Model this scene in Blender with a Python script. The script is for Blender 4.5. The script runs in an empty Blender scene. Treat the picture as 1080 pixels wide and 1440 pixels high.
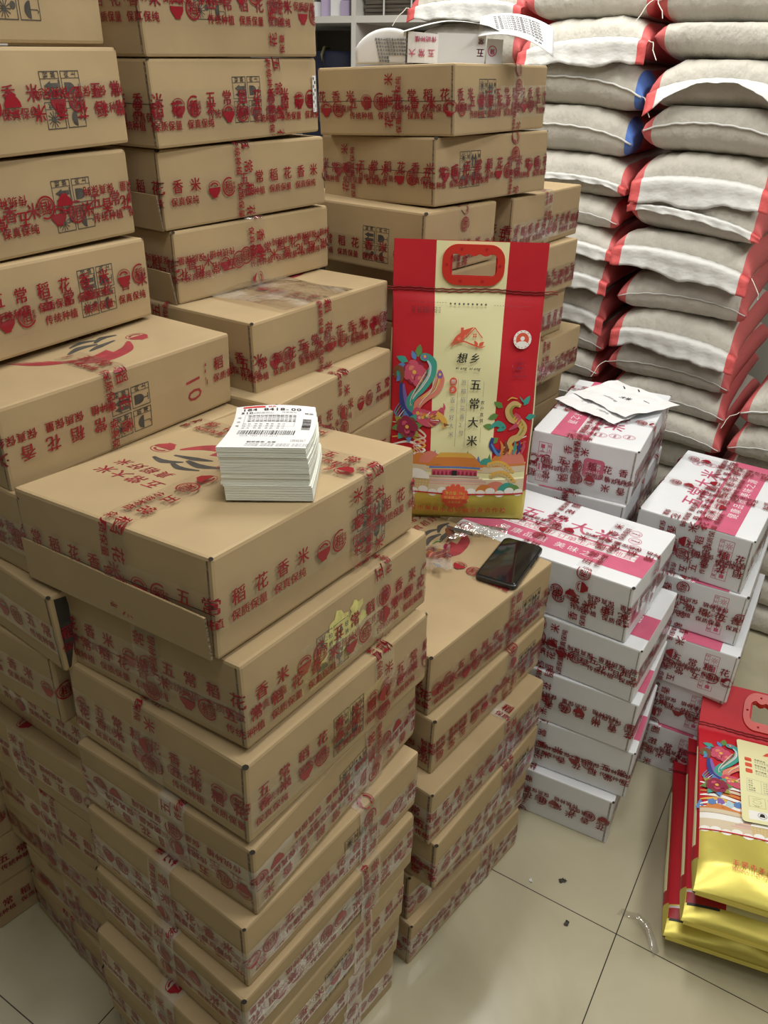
import bpy, bmesh, math, random
import numpy as np
from mathutils import Matrix, Vector, geometry

D = bpy.data
SC = bpy.context.scene
COL = SC.collection
R = math.radians

# ------------------------------------------------------------------ camera
cam_d = D.cameras.new('camera')
cam = D.objects.new('camera', cam_d)
COL.objects.link(cam)
cam_d.sensor_width = 36
cam_d.lens = 1110.87 / 1440 * 36
cam_d.clip_start = 0.02
cam.matrix_world = Matrix.Translation((0, 0, 1.6)) @ Matrix.Rotation(R(90 - 28.589), 4, 'X') @ Matrix.Rotation(R(1.752), 4, 'Z')
SC.camera = cam

# ------------------------------------------------------------------ world, lights, exposure
SC.view_settings.view_transform = 'Standard'
SC.view_settings.look = 'None'
SC.view_settings.gamma = 1
SC.view_settings.use_curve_mapping = False
SC.view_settings.exposure = -0.14
world = D.worlds.new('world')
SC.world = world
world.use_nodes = True
world.node_tree.nodes['Background'].inputs[0].default_value = (0.9, 0.95, 1, 1)
world.node_tree.nodes['Background'].inputs[1].default_value = 0.05

TH = R(59.2)                                   # the room's own axes
E1 = Vector((math.cos(TH), math.sin(TH), 0))   # away from the camera, along the rows
E2 = Vector((-math.sin(TH), math.cos(TH), 0))
ROOM = Matrix.Rotation(TH, 4, 'Z')


def room(a, b, z=0.0):
    return E1 * a + E2 * b + Vector((0, 0, z))


def panel_light(x, y, power, sx=1.15, sy=0.3, rot=0.0, z=2.74, col=(1, 0.972, 0.915)):
    l = D.lights.new('ceiling_lamp', 'AREA')
    l.shape = 'RECTANGLE'
    l.size, l.size_y = sx, sy
    l.energy = power
    l.color = col
    o = D.objects.new('ceiling_lamp', l)
    COL.objects.link(o)
    o.location = (x, y, z)
    o.rotation_euler = (0, 0, rot)


panel_light(0.25, 2.15, 30, rot=TH)
panel_light(-1.15, 2.2, 17, rot=TH)
panel_light(1.45, 0.9, 30, rot=TH)
panel_light(0.05, 0.42, 17, rot=TH)
panel_light(0.6, -1.2, 8, rot=TH)

# ------------------------------------------------------------------ materials
def mat(name, col, rough=0.6, metal=0.0, spec=0.5, noise=0.0, nscale=20.0, bump=0.0, bscale=60.0, stretch=(1, 1, 1)):
    m = D.materials.new(name)
    m.use_nodes = True
    nt = m.node_tree
    b = nt.nodes['Principled BSDF']
    b.inputs['Base Color'].default_value = (*col, 1)
    b.inputs['Roughness'].default_value = rough
    b.inputs['Metallic'].default_value = metal
    b.inputs['Specular IOR Level'].default_value = spec
    tc = mp = None
    if noise or bump:
        tc = nt.nodes.new('ShaderNodeTexCoord')
        mp = nt.nodes.new('ShaderNodeMapping')
        mp.inputs['Scale'].default_value = stretch
        nt.links.new(tc.outputs['Object'], mp.inputs[0])
    if noise:
        n = nt.nodes.new('ShaderNodeTexNoise')
        n.inputs['Scale'].default_value = nscale
        n.inputs['Detail'].default_value = 5
        nt.links.new(mp.outputs[0], n.inputs['Vector'])
        r = nt.nodes.new('ShaderNodeValToRGB')
        lo = [max(0, c * (1 - noise)) for c in col]
        hi = [min(1, c * (1 + noise)) for c in col]
        r.color_ramp.elements[0].color = (*lo, 1)
        r.color_ramp.elements[1].color = (*hi, 1)
        r.color_ramp.elements[0].position = 0.3
        r.color_ramp.elements[1].position = 0.7
        nt.links.new(n.outputs['Fac'], r.inputs[0])
        nt.links.new(r.outputs[0], b.inputs['Base Color'])
    if bump:
        n2 = nt.nodes.new('ShaderNodeTexNoise')
        n2.inputs['Scale'].default_value = bscale
        n2.inputs['Detail'].default_value = 3
        nt.links.new(mp.outputs[0], n2.inputs['Vector'])
        bp = nt.nodes.new('ShaderNodeBump')
        bp.inputs['Strength'].default_value = bump
        bp.inputs['Distance'].default_value = 0.01
        nt.links.new(n2.outputs['Fac'], bp.inputs['Height'])
        nt.links.new(bp.outputs[0], b.inputs['Normal'])
    return m


def film(name, gloss=0.1, rough=0.12, tint=(1, 1, 1), bump=0.35, bscale=30, haze=0.0):
    """clear plastic: mostly see-through, a little shine, a little milky haze"""
    m = D.materials.new(name)
    m.use_nodes = True
    nt = m.node_tree
    nt.nodes.clear()
    out = nt.nodes.new('ShaderNodeOutputMaterial')
    tr = nt.nodes.new('ShaderNodeBsdfTransparent')
    tr.inputs[0].default_value = (*tint, 1)
    gl = nt.nodes.new('ShaderNodeBsdfGlossy')
    gl.inputs['Roughness'].default_value = rough
    df = nt.nodes.new('ShaderNodeBsdfDiffuse')
    df.inputs[0].default_value = (0.85, 0.83, 0.8, 1)
    mh = nt.nodes.new('ShaderNodeMixShader')
    mh.inputs[0].default_value = haze
    mx = nt.nodes.new('ShaderNodeMixShader')
    lf = nt.nodes.new('ShaderNodeLayerWeight')
    lf.inputs['Blend'].default_value = 0.5
    lw = nt.nodes.new('ShaderNodeMath')
    lw.operation = 'POWER'
    lw.inputs[1].default_value = 4.0
    mu = nt.nodes.new('ShaderNodeMath')
    mu.operation = 'ADD'
    mu.inputs[1].default_value = gloss
    tc = nt.nodes.new('ShaderNodeTexCoord')
    nz = nt.nodes.new('ShaderNodeTexNoise')
    nz.inputs['Scale'].default_value = bscale
    nz.inputs['Detail'].default_value = 2
    bp = nt.nodes.new('ShaderNodeBump')
    bp.inputs['Strength'].default_value = bump
    bp.inputs['Distance'].default_value = 0.004
    L = nt.links.new
    L(tc.outputs['Object'], nz.inputs['Vector'])
    L(nz.outputs['Fac'], bp.inputs['Height'])
    if haze > .1:          # milky in patches, a pale shine painted into the tape
        n3 = nt.nodes.new('ShaderNodeTexNoise'); n3.inputs['Scale'].default_value = 17; n3.inputs['Detail'].default_value = 4
        r3 = nt.nodes.new('ShaderNodeMapRange'); r3.inputs[1].default_value = .46; r3.inputs[2].default_value = .66; r3.inputs[3].default_value = .02; r3.inputs[4].default_value = haze * 2.2
        L(tc.outputs['Object'], n3.inputs['Vector']); L(n3.outputs['Fac'], r3.inputs[0]); L(r3.outputs[0], mh.inputs[0])
    L(bp.outputs[0], gl.inputs['Normal'])
    L(bp.outputs[0], lf.inputs['Normal'])
    L(lf.outputs['Facing'], lw.inputs[0])
    L(lw.outputs[0], mu.inputs[0])
    L(mu.outputs[0], mx.inputs[0])
    L(tr.outputs[0], mh.inputs[1])
    L(df.outputs[0], mh.inputs[2])
    L(mh.outputs[0], mx.inputs[1])
    L(gl.outputs[0], mx.inputs[2])
    L(mx.outputs[0], out.inputs[0])
    return m


M = {}
M['kraft'] = mat('kraft_cardboard', (0.418, 0.312, 0.174), 0.62, noise=0.07, nscale=7, bump=0.06, bscale=14, spec=0.3)
M['kraft2'] = mat('kraft_cardboard_b', (0.393, 0.292, 0.162), 0.66, noise=0.08, nscale=9, bump=0.06, bscale=16, spec=0.3)
M['edge'] = mat('kraft_cut_edge', (0.19, 0.145, 0.095), 0.9, noise=0.35, nscale=180, bump=0.6, bscale=250)
M['gap'] = mat('painted_gap_shade', (0.03, 0.024, 0.018), 0.9)  # near-black paint standing for the shade inside holes, seams and slits
M['white'] = mat('white_cardboard', (0.72, 0.745, 0.775), 0.5, noise=0.03, nscale=8, bump=0.05, bscale=15, spec=0.35)
M['wedge'] = mat('grey_cut_edge', (0.33, 0.31, 0.29), 0.9, noise=0.3, nscale=180)
M['tapered'] = mat('tape_red_ink', (0.27, 0.005, 0.016), 0.3, spec=0.6)
M['tapered2'] = mat('tape_red_ink_thin', (0.36, 0.045, 0.045), 0.32, spec=0.6)
M['sticker'] = mat('torn_yellow_sticker', (0.60, 0.56, 0.20), 0.6, noise=0.2, nscale=90)
M['film2'] = film('tape_painted_glare', 0.06, 0.2, bump=0.5, bscale=30, haze=0.16)  # pale diffuse patches painted in as glare on the lower tapes
M['film'] = film('clear_tape', 0.03, 0.12, bump=0.35, bscale=38, haze=0.012)
M['ink'] = mat('dark_stamp_ink', (0.055, 0.05, 0.042), 0.7, noise=0.3, nscale=60)
M['softred'] = mat('carton_red_ink', (0.30, 0.028, 0.035), 0.6, noise=0.25, nscale=50)
M['pink'] = mat('pink_print', (0.56, 0.11, 0.20), 0.5, noise=0.06, nscale=30)
M['wprint'] = mat('white_print', (0.72, 0.70, 0.71), 0.5)
M['paper'] = mat('white_paper', (0.78, 0.79, 0.80), 0.6, spec=0.3)
M['paperedge'] = mat('label_pad_edge', (0.71, 0.74, 0.66), 0.7, noise=0.1, nscale=300, stretch=(0.05, 0.05, 1.0))
M['black'] = mat('black_print', (0.015, 0.015, 0.016), 0.5)
M['grey'] = mat('grey_print', (0.22, 0.22, 0.23), 0.6)
M['labelred'] = mat('label_red', (0.62, 0.05, 0.05), 0.5)
# rice bags
M['bagred'] = mat('bag_red', (0.50, 0.017, 0.028), 0.5, bump=0.16, bscale=16, noise=0.05, nscale=6, spec=0.25)
M['bagside'] = mat('bag_dark_red', (0.40, 0.012, 0.022), 0.42, bump=0.10, bscale=18, spec=0.4)
M['cream'] = mat('bag_cream', (0.78, 0.76, 0.44), 0.45, bump=0.08, bscale=18, spec=0.4)
M['gold'] = mat('bag_gold_foil', (0.66, 0.58, 0.125), 0.36, metal=0.5, bump=0.12, bscale=16)
M['silver'] = mat('bag_foil_edge', (0.62, 0.55, 0.55), 0.35, metal=0.3)
M['handle'] = mat('handle_red_plastic', (0.55, 0.030, 0.018), 0.35)
M['thread'] = mat('dark_red_thread', (0.20, 0.008, 0.012), 0.8)
for n, c in dict(teal=(0.05, 0.33, 0.27), navy=(0.03, 0.05, 0.22), blue=(0.10, 0.22, 0.50), sky=(0.42, 0.62, 0.72), rose=(0.55, 0.08, 0.14),
                 deeprose=(0.26, 0.02, 0.06), coral=(0.68, 0.22, 0.16), orange=(0.62, 0.22, 0.05), amber=(0.72, 0.42, 0.08),
                 leaf=(0.12, 0.26, 0.07), olive=(0.30, 0.30, 0.06), sand=(0.66, 0.56, 0.40), straw=(0.60, 0.44, 0.18), brown=(0.20, 0.07, 0.03),
                 rice=(0.84, 0.84, 0.80), logo=(0.68, 0.10, 0.05), pinkline=(0.72, 0.35, 0.33), violet=(0.22, 0.12, 0.40), stone=(0.50, 0.44, 0.38)).items():
    M[n] = mat('print_' + n, c, 0.45)
# sacks
SACK = (0.545, 0.525, 0.465)
M['sack'] = mat('woven_sack', SACK, 0.6, noise=0.05, nscale=14, bump=0.5, bscale=34, stretch=(0.3, 1.7, 1.2), spec=0.35)
M['sackred'] = mat('woven_red_stripe', (0.60, 0.13, 0.13), 0.6, bump=0.3, bscale=30, stretch=(0.35, 1.6, 1.6), spec=0.35)
M['sackblue'] = mat('woven_blue_stripe', (0.10, 0.22, 0.62), 0.6, bump=0.3, bscale=30, spec=0.35)
M['hem'] = mat('white_hem', (0.68, 0.69, 0.67), 0.55, bump=0.45, bscale=35, stretch=(1, 0.5, 1), spec=0.35)
M['hemred'] = mat('red_hem', (0.70, 0.12, 0.12), 0.55, bump=0.4, bscale=35, spec=0.35)
M['string'] = mat('cotton_string', (0.72, 0.70, 0.62), 0.9)
# others
M['phone'] = mat('phone_glass', (0.006, 0.007, 0.007), 0.06, spec=0.7)
M['phoneframe'] = mat('phone_case', (0.012, 0.012, 0.013), 0.3)
M['wrap'] = film('thin_wrap', 0.13, 0.1, tint=(0.93, 0.92, 0.9), bump=0.8, bscale=60, haze=0.12)
M['shelfw'] = mat('white_shelf', (0.66, 0.66, 0.62), 0.4)
M['shelfb'] = mat('grey_back_panel', (0.13, 0.115, 0.095), 0.6)
M['wall'] = mat('painted_wall', (0.45, 0.435, 0.39), 0.8, noise=0.03, nscale=3)
M['ceil'] = mat('white_ceiling', (0.74, 0.74, 0.71), 0.85)
M['packdark'] = mat('dark_corrugated', (0.10, 0.085, 0.065), 0.85, noise=0.5, nscale=60, stretch=(0.1, 0.1, 3))
M['packbrown'] = mat('brown_corrugated', (0.22, 0.165, 0.10), 0.85, noise=0.4, nscale=70, stretch=(3, 3, 0.1))
M['navycloth'] = mat('navy_cloth', (0.006, 0.009, 0.032), 0.7)
M['cable'] = mat('olive_cable', (0.16, 0.15, 0.07), 0.5)
M['lilac'] = mat('lilac_packet', (0.50, 0.42, 0.62), 0.3)

# floor: glossy beige tiles with dark hairline joints
fm = mat('floor_tile', (0.52, 0.465, 0.345), 0.16, spec=0.5)
nt = fm.node_tree
bs = nt.nodes['Principled BSDF']
tc = nt.nodes.new('ShaderNodeTexCoord')
sp = nt.nodes.new('ShaderNodeSeparateXYZ')
nt.links.new(tc.outputs['Object'], sp.inputs[0])
TILE = 0.787
joint = None
for ax, off in (('X', (0.5283 * math.cos(TH) + 1.0676 * math.sin(TH))), ('Y', (-0.5283 * math.sin(TH) + 1.0676 * math.cos(TH)))):
    a = nt.nodes.new('ShaderNodeMath'); a.operation = 'SUBTRACT'; a.inputs[1].default_value = off - TILE * 20.5
    b_ = nt.nodes.new('ShaderNodeMath'); b_.operation = 'DIVIDE'; b_.inputs[1].default_value = TILE
    c_ = nt.nodes.new('ShaderNodeMath'); c_.operation = 'FRACT'
    d_ = nt.nodes.new('ShaderNodeMath'); d_.operation = 'SUBTRACT'; d_.inputs[1].default_value = 0.5
    e_ = nt.nodes.new('ShaderNodeMath'); e_.operation = 'ABSOLUTE'
    f_ = nt.nodes.new('ShaderNodeMath'); f_.operation = 'LESS_THAN'; f_.inputs[1].default_value = 0.0011 / TILE
    nt.links.new(sp.outputs[ax], a.inputs[0])
    for p_, q_ in ((a, b_), (b_, c_), (c_, d_), (d_, e_), (e_, f_)):
        nt.links.new(p_.outputs[0], q_.inputs[0])
    if joint is None:
        joint = f_
    else:
        mx_ = nt.nodes.new('ShaderNodeMath'); mx_.operation = 'MAXIMUM'
        nt.links.new(joint.outputs[0], mx_.inputs[0]); nt.links.new(f_.outputs[0], mx_.inputs[1])
        joint = mx_
nz = nt.nodes.new('ShaderNodeTexNoise'); nz.inputs['Scale'].default_value = 3.2; nz.inputs['Detail'].default_value = 6; nz.inputs['Distortion'].default_value = 0.8
nt.links.new(tc.outputs['Object'], nz.inputs['Vector'])
rp = nt.nodes.new('ShaderNodeValToRGB')
rp.color_ramp.elements[0].position = 0.32; rp.color_ramp.elements[1].position = 0.7
rp.color_ramp.elements[0].color = (0.385, 0.355, 0.245, 1); rp.color_ramp.elements[1].color = (0.50, 0.465, 0.335, 1)
nt.links.new(nz.outputs['Fac'], rp.inputs[0])
mxc = nt.nodes.new('ShaderNodeMix'); mxc.data_type = 'RGBA'
nt.links.new(joint.outputs[0], mxc.inputs[0]); nt.links.new(rp.outputs[0], mxc.inputs[6])
mxc.inputs[7].default_value = (0.03, 0.027, 0.022, 1)
nt.links.new(mxc.outputs[2], bs.inputs['Base Color'])
rr = nt.nodes.new('ShaderNodeMapRange'); rr.inputs[3].default_value = 0.10; rr.inputs[4].default_value = 0.26
nt.links.new(nz.outputs['Fac'], rr.inputs[0]); nt.links.new(rr.outputs[0], bs.inputs['Roughness'])
M['floor'] = fm

# ------------------------------------------------------------------ mesh helpers
class MB:
    """collects polygons and links them as ONE mesh object"""
    def __init__(self):
        self.v, self.f, self.mi, self.mats, self.n = [], [], [], [], 0

    def slot(self, m):
        m = M[m] if isinstance(m, str) else m
        if m not in self.mats:
            self.mats.append(m)
        return self.mats.index(m)

    def add(self, verts, faces, m):
        s = self.slot(m)
        n = self.n
        verts = [tuple(map(float, p)) for p in verts]
        self.v += verts
        self.n += len(verts)
        self.f += [tuple(i + n for i in f) for f in faces]
        self.mi += [s] * len(faces)

    def pat(self, pat, fn, keep=None, step=None):
        """lays a flat pattern on a surface: fn(s, t) -> points; with step, fn(s, t, lift) gets the height of each layer"""
        if not pat.v:
            return
        a = np.array(pat.v)
        if step:
            z = np.zeros(len(a))
            for f, l_ in zip(pat.f, pat.l):
                for i in f:
                    z[i] = l_ * step
            P = fn(a[:, 0], a[:, 1], z)
        else:
            P = fn(a[:, 0], a[:, 1])
        ok = np.ones(len(a), bool) if keep is None else keep(a[:, 0], a[:, 1])
        n = self.n
        self.v += [tuple(p) for p in P.tolist()]
        self.n += len(P)
        for f, m in zip(pat.f, pat.m):
            if all(ok[i] for i in f):
                self.f.append(tuple(i + n for i in f))
                self.mi.append(self.slot(m))

    def box(self, x0, x1, y0, y1, z0, z1, m):
        self.add([(x, y, z) for z in (z0, z1) for y in (y0, y1) for x in (x0, x1)],
                 [(0, 2, 3, 1), (4, 5, 7, 6), (0, 1, 5, 4), (2, 6, 7, 3), (0, 4, 6, 2), (1, 3, 7, 5)], m)

    def grid(self, P, m, nu, nv, mfun=None):
        """P: (nu, nv, 3) points"""
        fs, ms = [], []
        n = self.n
        self.v += [tuple(p) for p in np.asarray(P).reshape(-1, 3).tolist()]
        self.n += nu * nv
        for i in range(nu - 1):
            for j in range(nv - 1):
                self.f.append((n + i * nv + j, n + (i + 1) * nv + j, n + (i + 1) * nv + j + 1, n + i * nv + j + 1))
                self.mi.append(self.slot(mfun(i, j) if mfun else m))

    def tube(self, pts, r, m, k=6):
        pts = [Vector(p) for p in pts]
        n = self.n
        vs = []
        for i, p in enumerate(pts):
            d = (pts[min(i + 1, len(pts) - 1)] - pts[max(i - 1, 0)]).normalized()
            a = d.cross(Vector((0, 0, 1)) if abs(d.z) < 0.9 else Vector((1, 0, 0))).normalized()
            b = d.cross(a)
            rr_ = r[i] if isinstance(r, (list, tuple)) else r
            vs += [p + (a * math.cos(2 * math.pi * j / k) + b * math.sin(2 * math.pi * j / k)) * rr_ for j in range(k)]
        fs = [(i * k + j, i * k + (j + 1) % k, (i + 1) * k + (j + 1) % k, (i + 1) * k + j) for i in range(len(pts) - 1) for j in range(k)]
        fs += [tuple(range(k))[::-1], tuple((len(pts) - 1) * k + j for j in range(k))]
        self.add(vs, fs, m)

    def build(self, name, parent=None, mw=None, smooth=False, bevel=0.0, solid=0.0, sub=0, weld=False):
        me = D.meshes.new(name)
        me.from_pydata(self.v, [], self.f)
        for m in self.mats:
            me.materials.append(m)
        me.polygons.foreach_set('material_index', self.mi)
        if smooth:
            me.polygons.foreach_set('use_smooth', [True] * len(me.polygons))
        if weld:
            bm = bmesh.new(); bm.from_mesh(me)
            bmesh.ops.remove_doubles(bm, verts=bm.verts, dist=1e-5)
            bmesh.ops.recalc_face_normals(bm, faces=bm.faces)
            bm.to_mesh(me); bm.free()
        me.update()
        o = D.objects.new(name, me)
        COL.objects.link(o)
        if parent is not None:
            o.parent = parent
        elif mw is not None:
            o.matrix_world = mw
        if solid:
            s = o.modifiers.new('thickness', 'SOLIDIFY'); s.thickness = solid; s.offset = 0
        if bevel:
            s = o.modifiers.new('bevel', 'BEVEL'); s.width = bevel; s.segments = 2; s.limit_method = 'ANGLE'
        if sub:
            s = o.modifiers.new('sub', 'SUBSURF'); s.levels = sub; s.render_levels = sub
        return o


def tag(o, label=None, cat=None, group=None, kind=None):
    if label: o['label'] = label
    if cat: o['category'] = cat
    if group: o['group'] = group
    if kind: o['kind'] = kind
    return o


def empty(name, mw):
    o = D.objects.new(name, None)
    o.empty_display_size = 0.05
    COL.objects.link(o)
    o.matrix_world = mw
    return o


# ------------------------------------------------------------------ flat print patterns
_tc = D.curves.new('glyph', 'FONT')
_tc.resolution_u = 2
_to = D.objects.new('glyph', _tc)
COL.objects.link(_to)
_cache = {}


def glyph(ch, bold):
    key = ch
    if key not in _cache:
        _tc.body = ch
        bpy.context.view_layer.update()
        dg = bpy.context.evaluated_depsgraph_get()
        me = D.meshes.new_from_object(_to.evaluated_get(dg))
        vs = np.array([(v.co.x, v.co.y) for v in me.vertices]) if len(me.vertices) else np.zeros((0, 2))
        _cache[key] = (vs, [tuple(p.vertices) for p in me.polygons], vs[:, 0].max() if len(vs) else 0.3)
        D.meshes.remove(me)
    return _cache[key]


class Pat:
    def __init__(self):
        self.v, self.f, self.m, self.l, self.bb = [], [], [], [], []

    def add(self, vs, fs, m, layer=None):
        n = len(self.v)
        if len(vs) == 0:
            return
        a = np.asarray([tuple(p)[:2] for p in vs], float)
        b_ = (*a.min(0), *a.max(0))
        if layer is None:      # painter's order: above whatever other colour it overlaps
            layer = 0
            for (q, mm, ll) in self.bb:
                if mm != m and ll >= layer and q[0] < b_[2] and q[2] > b_[0] and q[1] < b_[3] and q[3] > b_[1]:
                    layer = ll + 1
            self.bb.append((b_, m, layer))
        self.l += [layer] * len(fs)
        self.v += [tuple(map(float, p)) for p in vs]
        self.f += [tuple(i + n for i in f) for f in fs]
        self.m += [m] * len(fs)

    def text(self, s, x, y, size, m, bold=True, pitch=None, rot=0.0, vertical=False, center=False, sx=1.0, shear=0.0):
        c, sn = math.cos(rot), math.sin(rot)
        pitch = pitch or size
        if center:
            w = sum((pitch if ord(ch) > 255 else size * 0.56) for ch in s)
            x, y = x - c * w / 2, y - sn * w / 2
        dx = 0.0
        for i, ch in enumerate(s):
            adv = pitch if (ord(ch) > 255 or vertical) else size * 0.56 * sx
            if ch == ' ':
                dx += size * 0.5
                continue
            vs, fs, w = glyph(ch, bold)
            if len(vs):
                p = vs * size
                p[:, 0] = p[:, 0] * sx + p[:, 1] * shear
                if vertical:
                    p = p + np.array([0, -dx])
                else:
                    p = p + np.array([dx, 0])
                q = np.stack([x + c * p[:, 0] - sn * p[:, 1], y + sn * p[:, 0] + c * p[:, 1]], 1)
                self.add(q, fs, m)
                if bold:
                    k = size * .022
                    self.add(q + np.array([k * c - k * sn * .6, k * sn + k * c * .6]), fs, m)
                    self.add(q + np.array([-k * c - k * sn * .4, -k * sn + k * c * .4]), fs, m)
            dx += adv

    def poly(self, pts, m):
        pts = [tuple(p) for p in pts]
        tri = geometry.tessellate_polygon([[Vector((p[0], p[1], 0)) for p in pts]])
        out = []
        for t in tri:
            a, b, c = (pts[i] for i in t)
            cr = (b[0] - a[0]) * (c[1] - a[1]) - (b[1] - a[1]) * (c[0] - a[0])
            out.append(t if cr > 0 else (t[0], t[2], t[1]))
        self.add(pts, out, m)

    def rect(self, x0, y0, x1, y1, m):
        self.add([(x0, y0), (x1, y0), (x1, y1), (x0, y1)], [(0, 1, 2, 3)], m)

    def frame(self, x0, y0, x1, y1, w, m):
        self.rect(x0, y0, x1, y0 + w, m); self.rect(x0, y1 - w, x1, y1, m)
        self.rect(x0, y0 + w, x0 + w, y1 - w, m); self.rect(x1 - w, y0 + w, x1, y1 - w, m)

    def rrect(self, x0, y0, x1, y1, r, m):
        pts = []
        for cx, cy, a0 in ((x1 - r, y0 + r, -90), (x1 - r, y1 - r, 0), (x0 + r, y1 - r, 90), (x0 + r, y0 + r, 180)):
            pts += [(cx + r * math.cos(R(a0 + k * 22.5)), cy + r * math.sin(R(a0 + k * 22.5))) for k in range(5)]
        self.poly(pts, m)

    def disc(self, cx, cy, r, m, ry=None, n=18, a0=0, a1=360):
        ry = ry or r
        pts = [(cx + r * math.cos(R(a0 + (a1 - a0) * k / n)), cy + ry * math.sin(R(a0 + (a1 - a0) * k / n))) for k in range(n + (0 if a1 - a0 == 360 else 1))]
        self.add(pts, [tuple(range(len(pts)))], m)

    def ring(self, cx, cy, r0, r1, m, n=22, a0=0, a1=360, ys=1.0):
        vs = []
        for k in range(n + 1):
            a = R(a0 + (a1 - a0) * k / n)
            vs += [(cx + r0 * math.cos(a), cy + r0 * ys * math.sin(a)), (cx + r1 * math.cos(a), cy + r1 * ys * math.sin(a))]
        self.add(vs, [(2 * k, 2 * k + 1, 2 * k + 3, 2 * k + 2) for k in range(n)], m)

    def line(self, a, b, w, m):
        self.stroke([a, b], [w, w], m)

    def stroke(self, pts, ws, m, n=0):
        """brush stroke through pts with widths ws"""
        P = [Vector((p[0], p[1])) for p in pts]
        if n:
            Q, W = [], []
            for i in range(len(P) - 1):
                p0, p1, p2, p3 = P[max(i - 1, 0)], P[i], P[i + 1], P[min(i + 2, len(P) - 1)]
                for k in range(n):
                    t = k / n
                    Q.append(0.5 * ((2 * p1) + (p2 - p0) * t + (2 * p0 - 5 * p1 + 4 * p2 - p3) * t * t + (3 * p1 - p0 - 3 * p2 + p3) * t ** 3))
                    W.append(ws[i] * (1 - t) + ws[i + 1] * t)
            Q.append(P[-1]); W.append(ws[-1])
            P, ws = Q, W
        vs = []
        for i, p in enumerate(P):
            d = P[min(i + 1, len(P) - 1)] - P[max(i - 1, 0)]
            d = d.normalized() if d.length else Vector((1, 0))
            nrm = Vector((-d.y, d.x)) * ws[i] / 2
            vs += [p - nrm, p + nrm]
        self.add(vs, [(2 * i, 2 * i + 2, 2 * i + 3, 2 * i + 1) for i in range(len(P) - 1)], m)

    def blob(self, cx, cy, r, m, rng, n=14, j=0.25, ys=1.0):
        pts = []
        for k in range(n):
            a = 2 * math.pi * k / n
            q = r * (1 + rng.uniform(-j, j))
            pts.append((cx + q * math.cos(a), cy + q * ys * math.sin(a)))
        self.poly(pts, m)

    def diced(self, cell):
        """cut into cells so that it can follow a curved surface"""
        out = Pat()
        bym = {}
        for f, m, l_ in zip(self.f, self.m, self.l):
            bym.setdefault((l_, m), []).append(f)
        for (l_, m), fs in sorted(bym.items()):
            bm = bmesh.new()
            used = sorted({i for f in fs for i in f})
            idx = {i: bm.verts.new((self.v[i][0], self.v[i][1], 0)) for i in used}
            for f in fs:
                try:
                    bm.faces.new([idx[i] for i in f])
                except ValueError:
                    pass
            xs = [self.v[i][0] for i in used]; ys = [self.v[i][1] for i in used]
            for ax, lo, hi in ((0, min(xs), max(xs)), (1, min(ys), max(ys))):
                k = math.ceil(lo / cell)
                while k * cell < hi:
                    co = [0, 0, 0]; no = [0, 0, 0]; co[ax] = k * cell; no[ax] = 1
                    bmesh.ops.bisect_plane(bm, geom=bm.verts[:] + bm.edges[:] + bm.faces[:], plane_co=co, plane_no=no)
                    k += 1
            bm.verts.index_update()
            out.add([(v.co.x, v.co.y) for v in bm.verts], [tuple(v.index for v in f.verts) for f in bm.faces], m, l_)
            bm.free()
        return out


def bowl(p, cx, cy, r, m, m2):
    p.poly([(cx - r, cy), (cx - r * .93, cy - r * .45), (cx - r * .6, cy - r * .85), (cx - r * .42, cy - r), (cx - r * .42, cy - r * 1.2), (cx + r * .42, cy - r * 1.2),
            (cx + r * .42, cy - r), (cx + r * .6, cy - r * .85), (cx + r * .93, cy - r * .45), (cx + r, cy)], m)
    p.ring(cx, cy + r * .08, r * .9, r, m2, 16, 0, 180, 0.75)
    for k in range(7):
        a = R(25 + 21 * k)
        p.disc(cx + r * .6 * math.cos(a), cy + r * .08 + r * .42 * math.sin(a), r * .13, m2, n=6)


def stamp(p, cx, cy, r, m):
    p.ring(cx, cy, r * .84, r, m, 26, 60, 330)
    p.ring(cx, cy, r * .66, r * .74, m, 20, 150, 330)
    p.text('稻', cx - r * .62, cy - r * .42, r * 1.2, m)
    p.text('花香', cx + r * .55, cy + r * .1, r * .42, m, vertical=True)


# one repeat of the printed sealing tape
TL = 0.30
TAPE = Pat()
TAPE.text('五常稻花香米', 0.0, 0.0015, 0.0225, 'tapered', pitch=0.0375)
for g_, t_ in enumerate(('传统种植', '保质保量', '保真保纯')):
    TAPE.text(t_, 0.002 + 0.071 * g_, -0.0185, 0.0145, 'tapered', pitch=0.0150)
bowl(TAPE, 0.2395, 0.0015, 0.0135, 'tapered', 'tapered')
stamp(TAPE, 0.273, 0.0, 0.0155, 'tapered')
TAPE_A = (np.array(TAPE.v), list(TAPE.f), list(TAPE.m))


def tape_pat(length, phase, flip):
    """the tape print repeated over a length"""
    p = Pat()
    V, F, Mm = TAPE_A
    k0 = int(math.floor((-phase) / TL)) - 1
    s0 = phase + k0 * TL
    while s0 < length:
        vs = V + np.array([s0, 0])
        if flip:
            vs = np.stack([length - vs[:, 0], -vs[:, 1]], 1)
        if vs[:, 0].max() > 0 and vs[:, 0].min() < length:
            p.add(vs, F, 'tapered', 0)
        s0 += TL
    return p


# handling marks: sun, arrows, umbrella, glass
ICONS = Pat()


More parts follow.
